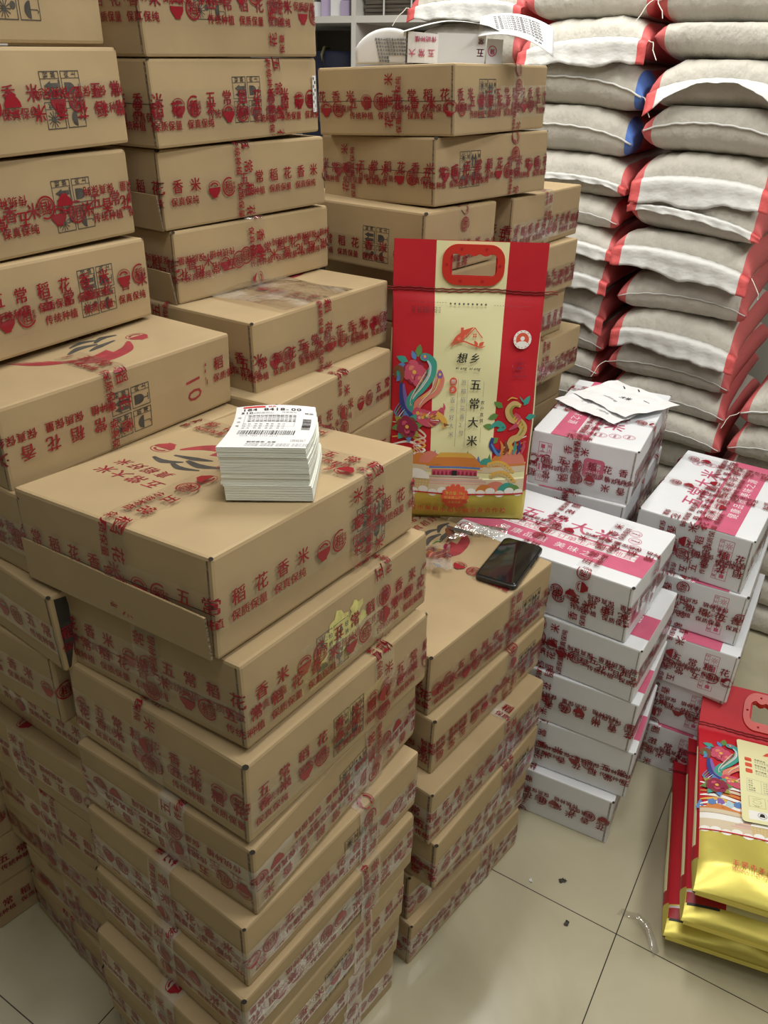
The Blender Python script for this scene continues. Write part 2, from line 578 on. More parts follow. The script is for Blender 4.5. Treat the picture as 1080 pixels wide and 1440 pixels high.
def _icons(p, m, s=0.033, g=0.003):
    for ix in range(2):
        for iy in range(2):
            x0, y0 = ix * (s + g), iy * (s + g)
            p.frame(x0, y0, x0 + s, y0 + s, 0.0011, m)
            p.rect(x0 + s * .72, y0, x0 + s * .72 + 0.0008, y0 + s, m)
            p.text(('防潮', '向上', '怕晒', '轻放')[ix + 2 * iy], x0 + s * .745, y0 + s * .58, 0.0085, m, vertical=True, pitch=0.0125)
    a, b = s + g, s + g
    cx, cy = s * .36, b + s * .62
    for k in range(12):
        c_, s_ = math.cos(R(30 * k)), math.sin(R(30 * k))
        p.line((cx + c_ * .002, cy + s_ * .002), (cx + c_ * .0105, cy + s_ * .0105), 0.0011, m)
    p.disc(cx, cy, 0.0035, m, n=10)
    p.disc(cx + .004, b + s * .2, 0.0045, m, n=10)
    for k in range(2):
        x = a + s * (.2 + .28 * k)
        p.poly([(x - .003, b + .004), (x + .003, b + .004), (x + .003, b + s * .5), (x + .0055, b + s * .5), (x, b + s * .86), (x - .0055, b + s * .5), (x - .003, b + s * .5)], m)
    p.rect(a + .002, b + .0015, a + s * .68, b + .003, m)
    p.disc(s * .36, s * .45, s * .3, m, n=12, a0=0, a1=180)
    p.line((s * .36, s * .45), (s * .36, s * .12), 0.001, m)
    p.ring(s * .3, s * .13, .0012, .0022, m, 8, 180, 360)
    p.disc(a + s * .36, s * .62, s * .22, m, ry=s * .28, n=12, a0=180, a1=360)
    p.rect(a + s * .14, s * .62, a + s * .58, s * .86, m)
    p.line((a + s * .36, s * .4), (a + s * .36, s * .12), 0.0014, m)
    p.rect(a + s * .2, s * .09, a + s * .52, s * .13, m)


_icons(ICONS, 'ink')

# brush artwork and lettering on the lid of the brown cartons
LID = Pat()
LID.text('五常大米', 0.02, 0.090, 0.026, 'softred', pitch=0.030, shear=0.2)
LID.text('真稻好米', 0.035, 0.060, 0.022, 'softred', pitch=0.026, shear=0.2)
for k in range(5):
    LID.stroke([(-0.085 + .011 * k, 0.05 - .01 * k), (-0.055 + .008 * k, 0.0 - .004 * k), (0.0 + .003 * k, -0.03), (0.05, -0.035 + .004 * k)], [.001, .007, .008, .003], 'softred', 5)
LID.stroke([(-.02, -.035), (.02, -.05), (.07, -.04), (.1, -.01)], [.006, .026, .022, .004], 'softred', 6)
LID.stroke([(.0, .008), (.03, .02), (.06, .015)], [.004, .014, .006], 'ink', 5)
LID.stroke([(.02, .032), (.05, .04), (.075, .03)], [.003, .011, .004], 'ink', 5)
LID.stroke([(.03, -.004), (.055, .004), (.09, .01)], [.003, .012, .004], 'ink', 5)
LID.stroke([(.06, .022), (.085, .035), (.11, .03)], [.004, .013, .004], 'ink', 5)
bowl(LID, .125, .0, .018, 'softred', 'softred')

# lid of the white cartons: pink band, brush title, seals.  s along the 0.43 side, t across
WLID = Pat()
WLID.rect(0.0, 0.045, 0.431, 0.135, 'pink')
WLID.rect(0.05, 0.098, 0.395, 0.128, 'wprint')
WLID.text('黑土上优选用/订单生产/产地直发', 0.056, 0.1035, 0.0235, 'pink', pitch=0.0235, bold=False)
WLID.text('健康品质 美味之源', 0.085, 0.062, 0.026, 'wprint', pitch=0.031, bold=False)
WLID.text('五常大米', 0.085, 0.150, 0.056, 'pink', pitch=0.062, shear=0.15)
for cx_, cy_ in ((0.375, 0.155), (0.365, 0.187), (0.355, 0.219)):
    WLID.ring(cx_, cy_, 0.0135, 0.0150, 'pink', 20)
    WLID.ring(cx_, cy_, 0.0100, 0.0106, 'pink', 18)
    WLID.text('绿食品', cx_ - 0.009, cy_ - 0.003, 0.007, 'pink', pitch=0.0065)
WLID.text('传统种植 保质保量', 0.1, 0.137, 0.008, 'pink', pitch=0.0095)

# end panel of the white cartons: column of handling marks and a rounded badge
WEND = Pat()
WEND.frame(0.02, 0.012, 0.053, 0.118, 0.0011, 'pink')
for k in range(1, 4):
    WEND.rect(0.02, 0.012 + 0.0265 * k, 0.053, 0.013 + 0.0265 * k, 'pink')
WEND.rect(0.042, 0.012, 0.0429, 0.118, 'pink')
for k, t_ in enumerate(('小心', '轻放', '怕湿', '向上')):
    WEND.text(t_, 0.0435, 0.027 + 0.0265 * k, 0.0085, 'pink', vertical=True, pitch=0.0115)
WEND.rect(0.026, 0.102, 0.036, 0.112, 'pink'); WEND.rect(0.0302, 0.094, 0.0318, 0.102, 'pink'); WEND.rect(0.026, 0.093, 0.036, 0.0945, 'pink')
WEND.disc(0.031, 0.077, 0.008, 'pink', n=10, a0=0, a1=180); WEND.rect(0.0305, 0.068, 0.0315, 0.077, 'pink')
WEND.rect(0.024, 0.043, 0.029, 0.060, 'pink'); WEND.rect(0.033, 0.043, 0.038, 0.060, 'pink')
for k in range(8):
    c_, s_ = math.cos(R(45 * k)), math.sin(R(45 * k))
    WEND.line((0.031 + .002 * c_, 0.026 + .002 * s_), (0.031 + .009 * c_, 0.026 + .009 * s_), 0.0012, 'pink')
WBADGE = Pat()
WBADGE.rrect(0.0, 0.0, 0.052, 0.052, 0.010, 'pink')
WBADGE.text('五常', 0.008, 0.027, 0.018, 'wprint', pitch=0.018, bold=False)
WBADGE.text('大米', 0.008, 0.007, 0.018, 'wprint', pitch=0.018, bold=False)

# ------------------------------------------------------------------ the room
def struct(mb, name, mw=None, **k):
    o = mb.build(name, mw=mw, **k)
    o['kind'] = 'structure'
    return o


b = MB(); b.box(-3, 3.6, -2.7, 2.7, -0.1, 0.0, 'floor'); struct(b, 'floor', ROOM)
b = MB(); b.box(-3, 3.6, -2.7, 2.7, 2.8, 2.9, 'ceil'); struct(b, 'ceiling', ROOM)
b = MB(); b.box(3.6, 3.7, -2.7, 2.7, 0, 2.8, 'wall'); struct(b, 'wall_back', ROOM)
b = MB(); b.box(-3.1, -3.0, -2.7, 2.7, 0, 2.8, 'wall'); struct(b, 'wall_front', ROOM)
b = MB(); b.box(-3, 3.6, 2.7, 2.8, 0, 2.8, 'wall'); struct(b, 'wall_left', ROOM)
b = MB(); b.box(-3, 3.6, -2.8, -2.7, 0, 2.8, 'wall'); struct(b, 'wall_right', ROOM)

# ------------------------------------------------------------------ cartons
def pose(x, y, z, yaw, a, b, tx=0.0, ty=0.0):
    """near corner N at (x, y, z); origin of the object at the centre of the base"""
    m = Matrix.Translation((x, y, z)) @ Matrix.Rotation(R(yaw), 4, 'Z') @ Matrix.Translation((a / 2, b / 2, 0))
    return m @ Matrix.Rotation(R(-ty), 4, 'Y') @ Matrix.Rotation(R(tx), 4, 'X')


def rounded_path(pts, r=0.004, close=False):
    """poly-line of a box's outline with rounded corners -> positions"""
    out = []
    n = len(pts)
    for i, p in enumerate(pts):
        p = Vector(p)
        if i in (0, n - 1):
            out.append(p); continue
        a = (Vector(pts[i - 1]) - p).normalized(); b_ = (Vector(pts[i + 1]) - p).normalized()
        c = p + (a + b_) * r
        for k in range(4):
            t = k / 3 * math.pi / 2
            out.append(c - b_ * r * math.cos(t) - a * r * math.sin(t))
    return out


def carton(name, spec, label, cat, group, kind='kraft', belts=(), bands=(), art=None, icons=None, seam=None, flap=None, seed=0, prints=True, edges=True, wid=0.048, glare=False, gape=False):
    x, y, z, yaw, a, b, h, tx, ty = spec
    h = h - 0.0012
    rng = random.Random(seed)
    mw = pose(x, y, z, yaw, a, b, tx, ty)
    cr = np.array([[[[rng.uniform(-.0022, .0022) for _ in range(3)] for _ in range(2)] for _ in range(2)] for _ in range(2)])
    cr[:, :, 0, 2] = 0
    cr[:, :, :, 2] *= 0.4
    B = 0.0022 if kind != 'white' else 0.0014

    def warp(P):
        """P in corner coordinates -> object coordinates, with a slight bulge"""
        P = np.asarray(P, float)
        u, v, w = P[:, 0] / a, P[:, 1] / b, P[:, 2] / h
        uc, vc, wc = np.clip(u, 0, 1), np.clip(v, 0, 1), np.clip(w, 0, 1)
        g = lambda t: 4 * t * (1 - t)
        Q = P.copy()
        Q[:, 0] += (2 * u - 1) * B * g(vc) * g(wc)
        Q[:, 1] += (2 * v - 1) * B * g(uc) * g(wc)
        Q[:, 2] -= 0.0012 * g(uc) * g(vc) * (w > .5)
        for i in (0, 1):
            for j in (0, 1):
                for k in (0, 1):
                    wt = (uc if i else 1 - uc) * (vc if j else 1 - vc) * (wc if k else 1 - wc)
                    Q += wt[:, None] * cr[i, j, k][None]
        Q[:, 0] -= a / 2
        Q[:, 1] -= b / 2
        return Q

    base = 'white' if kind == 'white' else kind
    gap, edge = 'gap', ('wedge' if kind == 'white' else 'edge')
    # body: bevelled, subdivided box
    bm = bmesh.new()
    bmesh.ops.create_cube(bm, size=1, matrix=Matrix.Translation((a / 2, b / 2, h / 2)) @ Matrix.Diagonal((a, b, h, 1)))
    bmesh.ops.bevel(bm, geom=bm.edges[:], offset=0.0035 if kind == 'white' else 0.0045, segments=2, profile=0.6, affect='EDGES')
    for ax, L in ((0, a), (1, b), (2, h)):
        nk = max(2, int(L / 0.055))
        for k in range(1, nk):
            co = [0, 0, 0]; no = [0, 0, 0]; co[ax] = L * k / nk; no[ax] = 1
            bmesh.ops.bisect_plane(bm, geom=bm.verts[:] + bm.edges[:] + bm.faces[:], plane_co=co, plane_no=no)
    bm.verts.index_update()
    mb = MB()
    mb.add(warp([v.co[:] for v in bm.verts]), [tuple(v.index for v in f.verts) for f in bm.faces], base)
    bm.free()
    FACE = {  # print surfaces: s, t -> corner coordinates (seen from outside, s to the right, t up)
        'right': lambda s, t, o: np.stack([s, 0 * s - o, t], 1),
        'left': lambda s, t, o: np.stack([0 * s - o, b - s, t], 1),
        'top': lambda s, t, o: np.stack([s, t, 0 * s + h + o], 1),
    }

    def lay(p, face, off=0.0003, tf=None):
        def fn(s, t, z):
            if tf is not None:
                s, t = tf(s, t)
            return warp(FACE[face](s, t, off + z))
        mb.pat(p, fn, step=.00009)
    if edges:
        e = Pat()
        # worn cut edges of the flaps beside the near upright, corner holes of the lid painted as dark discs of shade
        w0 = rng.uniform(.002, .0045)
        e.rect(b - .0048 - w0, .004, b - .0048, h - .004, edge)
        lay(e, 'left')
        for (cx, cy, sx_, sy_) in ((0, 0, -1, -1), (a, 0, 1, -1), (0, b, -1, 1)):
            if rng.random() < (0.85 if cx == 0 and cy == 0 else 0.55):
                c = Vector((cx - sx_ * .0019, cy - sy_ * .0019, h - .0012))
                n_ = Vector((sx_, sy_, 1.1)).normalized()
                u_ = n_.cross(Vector((0, 0, 1))).normalized(); v_ = n_.cross(u_)
                r_ = rng.uniform(.0028, .0046)
                mb.add(warp([c + n_ * .0008 + u_ * r_ * math.cos(k * math.pi / 4) + v_ * r_ * .8 * math.sin(k * math.pi / 4) for k in range(8)]), [tuple(range(8))], gap)
    if gape:               # the near upright has torn open: the slit's shade is painted flat beside it
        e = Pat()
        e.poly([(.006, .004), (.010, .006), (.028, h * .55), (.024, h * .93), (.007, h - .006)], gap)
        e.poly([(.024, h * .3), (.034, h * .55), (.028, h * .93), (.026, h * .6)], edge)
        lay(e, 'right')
    if seam is not None:
        e = Pat()
        pts = [(b * k / 8, seam * h + rng.uniform(-.0012, .0012)) for k in range(9)]
        e.stroke(pts, [.0013] * 9, gap)  # shade in the flap seam, painted as a dark line
        lay(e, 'left')
    if prints and icons is not None:
        face, s0, t0, rot = icons
        c_, s_ = math.cos(R(rot)), math.sin(R(rot))
        lay(ICONS, face, tf=lambda s, t: (s0 + c_ * (s - .0345) - s_ * (t - .0345), t0 + s_ * (s - .0345) + c_ * (t - .0345)))
    if art == 'lid':
        lay(LID.diced(.03), 'top', tf=lambda s, t: (a * .5 - t * 1.0, b * .5 + s * 1.0))
    elif art == 'lid2':
        lay(LID.diced(.03), 'top', tf=lambda s, t: (a * .70 + s * 1.0, b * .66 + t * 1.0))
    elif art == 'lidten':
        lay(LID.diced(.03), 'top', tf=lambda s, t: (a * .46 + s * .95, b * .30 + t * .95))
        e = Pat(); e.text('10', 0, 0, .042, 'softred', rot=R(-84), bold=False)
        lay(e, 'right', tf=lambda s, t: (s + a * .755, t + h * .60))
    elif kind == 'white':
        wl = WLID.diced(.06)
        if art == 'w2':
            lay(wl, 'top', tf=lambda s, t: (t, .431 - s))
        elif art == 'w3':
            lay(wl, 'top', tf=lambda s, t: (s, t))
        elif art == 'w1':
            lay(wl, 'top', tf=lambda s, t: (.431 - s, b - t))
        if art in ('w1',):
            lay(WEND, 'left')
            lay(WBADGE, 'left', tf=lambda s, t: (s + .135, t + .05))
        elif art == 'w3':
            lay(WEND, 'left', tf=lambda s, t: (b - .02 - s, h - t - .004))
    if seed == 2:
        e = Pat()
        rs = random.Random(6)
        for sx_, sz_, r_ in ((.165, .070, .014), (.185, .080, .020), (.205, .062, .018), (.222, .086, .014), (.195, .050, .014), (.150, .052, .010), (.236, .066, .010)):
            e.blob(sx_, sz_, r_, 'sticker', rs, j=.35)
        lay(e, 'right')
    root = mb.build(name, mw=mw)
    tag(root, label, cat, group)
    # loose panel at the foot of the end face
    if flap:
        f0, f1, out_ = flap
        mf = MB()
        nseg = 8
        vs = []
        for k in range(nseg + 1):
            s = f0 + (f1 - f0) * k / nseg
            o_ = out_ * (k / nseg) ** 2
            for t, oo in ((.001, o_ * .25), (h * .2, o_ * .6), (h * .46, o_)):
                for q in (oo + .0010, oo + .0038):
                    vs.append((-q, b - s, t))
        vs = warp(vs)
        fs = []
        for k in range(nseg):
            i = k * 6; j = i + 6
            fs += [(i + 1, i + 3, j + 3, j + 1), (i + 3, i + 5, j + 5, j + 3), (i, j, j + 2, i + 2), (i + 2, j + 2, j + 4, i + 4), (i + 4, j + 4, j + 5, i + 5), (i, i + 1, j + 1, j)]
        e_ = nseg * 6
        mf.add(vs, fs, base)
        mf.add([vs[e_ + q] for q in range(6)], [(0, 2, 3, 1), (2, 4, 5, 3)], edge)
        mf.build('bottom_flap', root)
    # sealing tape
    lay_n = 0
    paths = []
    if flap:
        lay_n = 3
    for (frac, phase, flip, *w) in belts:
        pts = rounded_path([(.10 if b > .2 else 0, b, frac * h), (0, b, frac * h), (0, 0, frac * h), (a, 0, frac * h), (a, .06, frac * h)])
        paths.append((pts, Vector((0, 0, 1)), phase, flip, w))
    for (face, pos, phase, flip, full) in bands:
        if face == 'right':
            px = pos * a
            pts = rounded_path([(px, 0, .002), (px, 0, h), (px, b * full, h)] + ([(px, b, .03)] if full == 1 else []))
            paths.append((pts, Vector((-1, 0, 0)), phase, flip, ()))
        else:
            py = pos * b
            pts = rounded_path([(0, py, .002), (0, py, h), (a * full, py, h)] + ([(a, py, .03)] if full == 1 else []))
            paths.append((pts, Vector((0, 1, 0)), phase, flip, ()))
    for pts, td, phase, flip, rng_ in paths:
        P = np.array([p[:] for p in pts])
        seg = np.linalg.norm(np.diff(P, axis=0), axis=1)
        S = np.concatenate([[0], np.cumsum(seg)])
        T = np.zeros_like(P)
        T[1:-1] = P[2:] - P[:-2]; T[0] = P[1] - P[0]; T[-1] = P[-1] - P[-2]
        T /= np.linalg.norm(T, axis=1)[:, None]
        Nn = np.cross(T, np.array(td[:]))
        ctr = np.array([a / 2, b / 2, h / 2])
        off = .0010 + .0007 * lay_n
        lay_n += 1

        def fn(s, t, o):
            s = np.clip(s, 0, S[-1])
            p_ = np.stack([np.interp(s, S, P[:, k]) for k in range(3)], 1)
            n_ = np.stack([np.interp(s, S, Nn[:, k]) for k in range(3)], 1)
            n_ /= np.linalg.norm(n_, axis=1)[:, None]
            return warp(p_ + n_ * np.asarray(o).reshape(-1, 1) + np.asarray(t)[:, None] * np.array(td[:])[None])
        mt = MB()
        lo, hi = rng_ if rng_ else (0.0, S[-1])
        ks = np.unique(np.concatenate([S[(S >= lo) & (S <= hi)], np.arange(lo, hi, .03), [hi]]))
        g = []
        for s in ks:
            g.append(fn(np.full(3, s), np.array([-wid / 2, 0, wid / 2]), off + np.array([rng.uniform(0, .0003) for _ in range(3)])))
        mt.grid(np.array(g), 'film2' if glare else 'film', len(ks), 3)
        p = tape_pat(S[-1], phase, flip)
        mt.pat(p, lambda s, t: fn(s, t, off + .00034), keep=lambda s, t: (s >= lo) & (s <= hi))
        mt.build('printed_tape', root)
    return root


ORD = ['topmost', 'second', 'third', 'fourth', 'fifth', 'sixth', 'seventh', 'eighth', 'ninth', 'tenth', 'eleventh', 'twelfth']
rnd = random.Random(11)


def belts_for(k, double=True):
    r = random.Random(100 + k)
    out = [(r.uniform(.40, .52), r.uniform(0, .3), r.random() < .25)]
    if double:
        out.append((out[0][0] - r.uniform(-.02, .16), r.uniform(0, .3), r.random() < .4))
    return out


# --- the tall front stack (label pad on top)
F = [
    (-0.1789, 0.6972, 1.0048, 57.65, 0.4119, 0.3407, 0.1314, -2.7, -2.7), (-0.1531, 0.6857, 0.8774, 57.43, 0.4137, 0.3341, 0.1238, -2.78, -2.6),
    (-0.1537, 0.6645, 0.7518, 55.78, 0.4059, 0.3373, 0.1280, -1.01, -1.57), (-0.1518, 0.6614, 0.6256, 58.1, 0.4043, 0.3322, 0.126, 0.0, -0.01),
    (-0.1655, 0.6369, 0.5001, 54.48, 0.4025, 0.3324, 0.1255, 0.05, 0.04), (-0.1701, 0.6194, 0.3748, 53.68, 0.4004, 0.3348, 0.1250, -0.2, -0.2),
    (-0.1815, 0.6028, 0.2502, 53.74, 0.4044, 0.3329, 0.1250, 0, 0), (-0.1922, 0.6122, 0.1251, 53.24, 0.4092, 0.3369, 0.1250, 0, 0),
    (-0.2146, 0.6306, 0.0, 50.0, 0.4043, 0.3336, 0.1250, 0, 0)]
F_opt = [
    dict(belts=[(.47, .085, False)], bands=[('right', .74, .05, True, 1), ('left', .45, .12, True, 1), ('right', .66, .21, False, .15)], art='lid', icons=('right', .30, .052, 0), seam=.46, flap=(.0, .335, .007)),
    dict(belts=[(.50, .30, False), (.30, .10, False)], bands=[('right', .70, .1, False, .2), ('left', .47, .05, False, .1)], icons=('right', .17, .05, 0), seam=.42),
    dict(belts=[(.48, .15, False), (.32, .0, False)], bands=[('right', .70, .2, True, .2), ('left', .52, .16, True, .1)], icons=('right', .20, .05, 0)),
    dict(belts=[(.50, .18, True), (.30, .24, True)], bands=[('right', .68, .05, False, .1), ('left', .42, .1, False, .1)], icons=('right', .22, .06, 0)),
    dict(belts=[(.34, .05, True), (.42, .2, False)], bands=[('right', .66, .12, True, .2), ('left', .5, .2, True, .1)], icons=('right', .24, .06, 0)),
    dict(belts=[(.48, .26, False), (.62, .02, True)], bands=[('right', .69, .2, True, .15), ('left', .5, .1, False, .1)], icons=('right', .24, .06, 0)),
    dict(belts=[(.50, .10, False)], bands=[('right', .70, .02, False, .15), ('left', .48, .2, False, .1)], icons=('right', .22, .06, 0)),
    dict(belts=[(.50, .02, False)], bands=[('right', .68, .17, False, .1), ('left', .5, .24, False, .1)]),
    dict(belts=[(.45, .2, False)], bands=[('right', .7, .1, True, .1)])]
for i, s in enumerate(F):
    extra = ' with the printed label pad lying on it' if i == 0 else ' stacked in the tall front pile'
    lab = ('brown rice carton carrying the printed label pad, top of the tall front stack' if i == 0 else
           'brown rice carton, %s below the one carrying the label pad, tall front stack' % (['', 'first'] + ORD[1:])[i])
    if i == 8:
        lab = 'brown rice carton standing on the floor at the foot of the tall front stack'
    carton('rice_carton', s, lab, 'carton', 'brown cartons of the tall front stack', 'kraft' if i % 2 == 0 else 'kraft2', seed=i + 1, glare=i >= 3, **F_opt[i])

# --- the stack that carries the phone
Mst = [
    (0.0857, 1.0443, 0.6272, 50.49, 0.4046, 0.3336, 0.1300, 0, 0.15), (0.0984, 1.0314, 0.5015, 52.47, 0.4015, 0.3336, 0.1252, 0, 0),
    (0.0996, 0.9787, 0.376, 52.26, 0.4068, 0.3336, 0.1252, 0, 0), (0.1163, 0.9771, 0.2505, 54.05, 0.3997, 0.3336, 0.1250, 0, 0),
    (0.071, 0.9992, 0.1251, 48.0, 0.4043, 0.3336, 0.1251, 0, 0), (0.0787, 0.9845, 0.0, 49.51, 0.4022, 0.3336, 0.1246, 0, 0)]
M_lab = ['brown rice carton with the black phone lying on it', 'brown rice carton directly under the carton carrying the black phone',
         'brown rice carton third down in the stack under the black phone', 'brown rice carton fourth down in the stack under the black phone',
         'brown rice carton pushed back, last but one in the stack under the phone', 'brown rice carton on the floor at the foot of the phone stack']
for i, s in enumerate(Mst):
    carton('rice_carton', s, M_lab[i], 'carton', 'brown cartons under the phone', 'kraft' if i % 2 else 'kraft2', seed=30 + i,
           belts=[(.40 + .04 * (i % 3), .21 + .07 * i, i % 3 == 1), (.28 + .05 * (i % 2), .05 * i, i % 2 == 1)], bands=[('right', .66, .06 + .09 * i, i % 2 == 0, 1 if i == 0 else .12)],
           art='lid2' if i == 0 else None, icons=('right', .33, .055, 0) if i < 4 else None, glare=i >= 2)

# --- the row beside the front stack, crowned by the carton marked 10
LF = [(-0.477, 0.8958, 1.1263, 56.93, 0.4042, 0.3337, 0.1160, 0.4, 0.9), (-0.462, 0.882, 1.0005, 56.0, .4043, .3336, .1250, 0, 0),
      (-0.432, 0.840, 0.8755, 52.7, .4043, .3336, .1250, 0, 0), (-0.464, 0.8709, 0.7503, 57.6, .4043, .3336, .1250, 0, 0),
      (-0.4456, 0.8989, 0.6253, 55.9, .4043, .3336, .1248, 0, 0), (-0.4542, 0.8863, 0.5003, 57.6, .4043, .3336, .1248, 0, 0),
      (-0.4157, 0.8618, 0.3753, 57.2, .4043, .3336, .1248, 0, 0), (-0.4549, 0.8851, 0.2502, 54.6, .4043, .3336, .1248, 0, 0),
      (-0.419, 0.8597, 0.1251, 54.6, .4043, .3336, .1248, 0, 0), (-0.4625, 0.8734, 0.0, 50.7, .4043, .3336, .1248, 0, 0)]
LF_lab = ['brown rice carton with a red figure 10 stamped on its side', 'brown rice carton directly under the one stamped 10',
          'brown rice carton with a torn gaping corner flap beside the front stack'] + \
         ['brown rice carton %s below the one with the torn corner flap' % t for t in ('first', 'second', 'third', 'fourth', 'fifth', 'sixth')] + \
         ['brown rice carton on the floor under the torn-flap stack']
for i, s in enumerate(LF):
    o = dict(belts=belts_for(i + 40), bands=[('left', .55, .1 * i, False, .1)])
    if i == 0:
        o = dict(belts=[(.50, .27, True, .05, .60), (.56, .12, False, .775, .90)], bands=[('right', .44, .02, True, .30)], art='lidten', icons=('right', .20, .05, 90))
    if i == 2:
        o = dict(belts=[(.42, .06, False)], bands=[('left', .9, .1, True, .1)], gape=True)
    if 3 <= i <= 6:
        o['belts'] = [(.45 + .03 * (i % 2), .08 + .03 * i, i == 5)]
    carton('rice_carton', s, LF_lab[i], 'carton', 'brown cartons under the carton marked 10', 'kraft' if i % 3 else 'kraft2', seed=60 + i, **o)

# --- four cartons rising on the carton marked 10
L = [(-0.5938, 0.9357, 1.6279, 63.92, 0.4037, 0.3336, 0.1251, 0, 2.1), (-0.5787, 0.9413, 1.5014, 63.93, 0.4047, 0.3336, 0.1250, 0, 2.0),
     (-0.5948, 0.944, 1.3754, 61.67, 0.4042, 0.3336, 0.1225, 0, 1.2), (-0.5815, 0.9413, 1.2488, 62.5, 0.4045, 0.3336, 0.1243, 0, 0.2)]
L_lab = ['brown rice carton cut off by the picture top, fourth above the carton stamped 10', 'brown rice carton third above the carton stamped 10',
         'brown rice carton second above the carton stamped 10', 'brown rice carton resting directly on the carton stamped 10']
L_opt = [dict(belts=[(.62, .2, False)], icons=('right', .26, .060, 90)),
         dict(belts=[(.50, .17, False), (.47, .02, True)], bands=[('right', .14, .1, True, .1)], icons=('right', .29, .062, 90)),
         dict(belts=[(.38, .15, False), (.48, .25, True)], bands=[('right', .12, .2, True, .1)], icons=('right', .29, .056, 90)),
         dict(belts=[(.42, .02, False), (.58, .24, False)], bands=[('right', .17, .02, False, .1)], icons=('right', .295, .062, 90))]
for i, s in enumerate(L):
    carton('rice_carton', s, L_lab[i], 'carton', 'brown cartons stacked on the carton marked 10', 'kraft' if i % 2 else 'kraft2', seed=80 + i, **L_opt[i])

# --- a low stack further back, seen past the feet of the row
for i in range(4):
    carton('rice_carton', (-0.7721 - .004 * i, 1.0264 + .003 * i, .1250 * (3 - i), 48.85 + 1.5 * (i % 2), .4043, .3336, .1246, 0, 0),
           'brown rice carton, %s in the dark stack beyond bare floor' % ('third above the lowest', 'second above the lowest', 'next above the lowest', 'lowest')[i], 'carton',
           'brown cartons of the dark back corner stack', 'kraft2', seed=95 + i, belts=[(.45, .26 - .05 * i, False)])

# --- the tall stack in the middle
C = [(-0.372, 1.338, 1.6290, 57.2, 0.4069, 0.3337, 0.1253, 0, 2.0), (-0.3691, 1.3456, 1.5042, 57.17, 0.4069, 0.3337, 0.1243, -0.1, 2.0),
     (-0.3723, 1.3588, 1.3773, 54.5, 0.4052, 0.3336, 0.1235, 0, 1.3), (-0.3613, 1.3671, 1.2535, 55.72, 0.406, 0.3336, 0.1219, 0, 0.7),
     (-0.2215, 1.2632, 1.1260, 57.76, 0.4027, 0.3336, 0.1270, 0, 0.2), (-0.1782, 1.2043, 1.0004, 62.5, 0.3954, 0.3336, 0.1300, 0, -0.9),
     (-0.195, 1.215, 0.8752, 58.0, 0.4043, 0.3336, 0.1248, 0, 0)]
C_lab = ['brown rice carton cut off by the picture top above the checker-taped carton', 'brown rice carton with a small black and white checkered strip on its end',
         'brown rice carton next below the one with the checkered strip', 'brown rice carton next above the jutting carton with a loose plastic film',
         'brown rice carton jutting forward with loose clear film across its lid', 'brown rice carton next below the jutting carton with loose film',
         'brown rice carton barely showing between the label pad and the upright rice bag']
C_opt = [dict(belts=[(.52, .26, False), (.72, .10, False)], bands=[('right', .72, .2, False, .1)], icons=('right', .14, .085, 90)),
         dict(belts=[(.46, .24, False), (.36, .05, False)], bands=[('right', .69, .03, True, .1)], icons=('right', .21, .062, 90), seam=.5),
         dict(belts=[(.46, .30, False)], bands=[('right', .45, .02, True, .1)], icons=('right', .84, .066, 0), flap=(.2, .333, .008)),
         dict(belts=[(.46, .30, False), (.50, .03, True)], bands=[('right', .47, .2, True, .1)], icons=('right', .85, .06, 0), flap=(.15, .333, .012)),
         dict(belts=[(.42, .24, False), (.36, .10, False)], bands=[('right', .47, .05, True, 1), ('left', .62, .1, False, .8)], art='lid2', icons=('right', .86, .062, 0)),
         dict(belts=[(.42, .16, False)], bands=[('right', .52, .2, True, .2)], icons=('right', .9, .06, 0)),
         dict(belts=[(.42, .06, False)], bands=[('right', .55, .1, True, .1)])]
for i, s in enumerate(C):
    o = carton('rice_carton', s, C_lab[i], 'carton', 'brown cartons of the tall middle stack', 'kraft' if i % 2 else 'kraft2', seed=110 + i, **C_opt[i])
    if i == 1:
        p = Pat()
        p.rect(-.005, -.03, .005, .03, 'paper')
        for k in range(9):
            for q in range(2):
                if (k + q) % 2 == 0:
                    p.rect(-.004 + .0042 * q, -.0285 + .0064 * k, -.0004 + .0042 * q, -.0235 + .0064 * k, 'black')
        mb = MB()
        a_, b_, h_ = s[4], s[5], s[6]
        mb.pat(p, lambda u, v: np.stack([u + a_ * .465, 0 * u - b_ / 2 - .0042, v + h_ * .52], 1))
        mb.build('checkered_strip', o)
    if i == 4:   # loose clear film pulled over the lid
        mb = MB()
        n = 12
        a_, b_, h_ = s[4], s[5], s[6]
        g = np.zeros((n, n, 3))
        for u in range(n):
            for v in range(n):
                U, V = u / (n - 1), v / (n - 1)
                xx = -.12 + .20 * U; yy = -b_ / 2 - .003 + .20 * V
                g[u, v] = (xx, yy, h_ + .0035 + .012 * math.sin(math.pi * U) * math.sin(math.pi * V) ** .7 + .003 * math.sin(9 * U + 5 * V) * math.sin(math.pi * V))
        mb.grid(g, 'wrap', n, n)
        mb.build('loose_film', o, smooth=True)

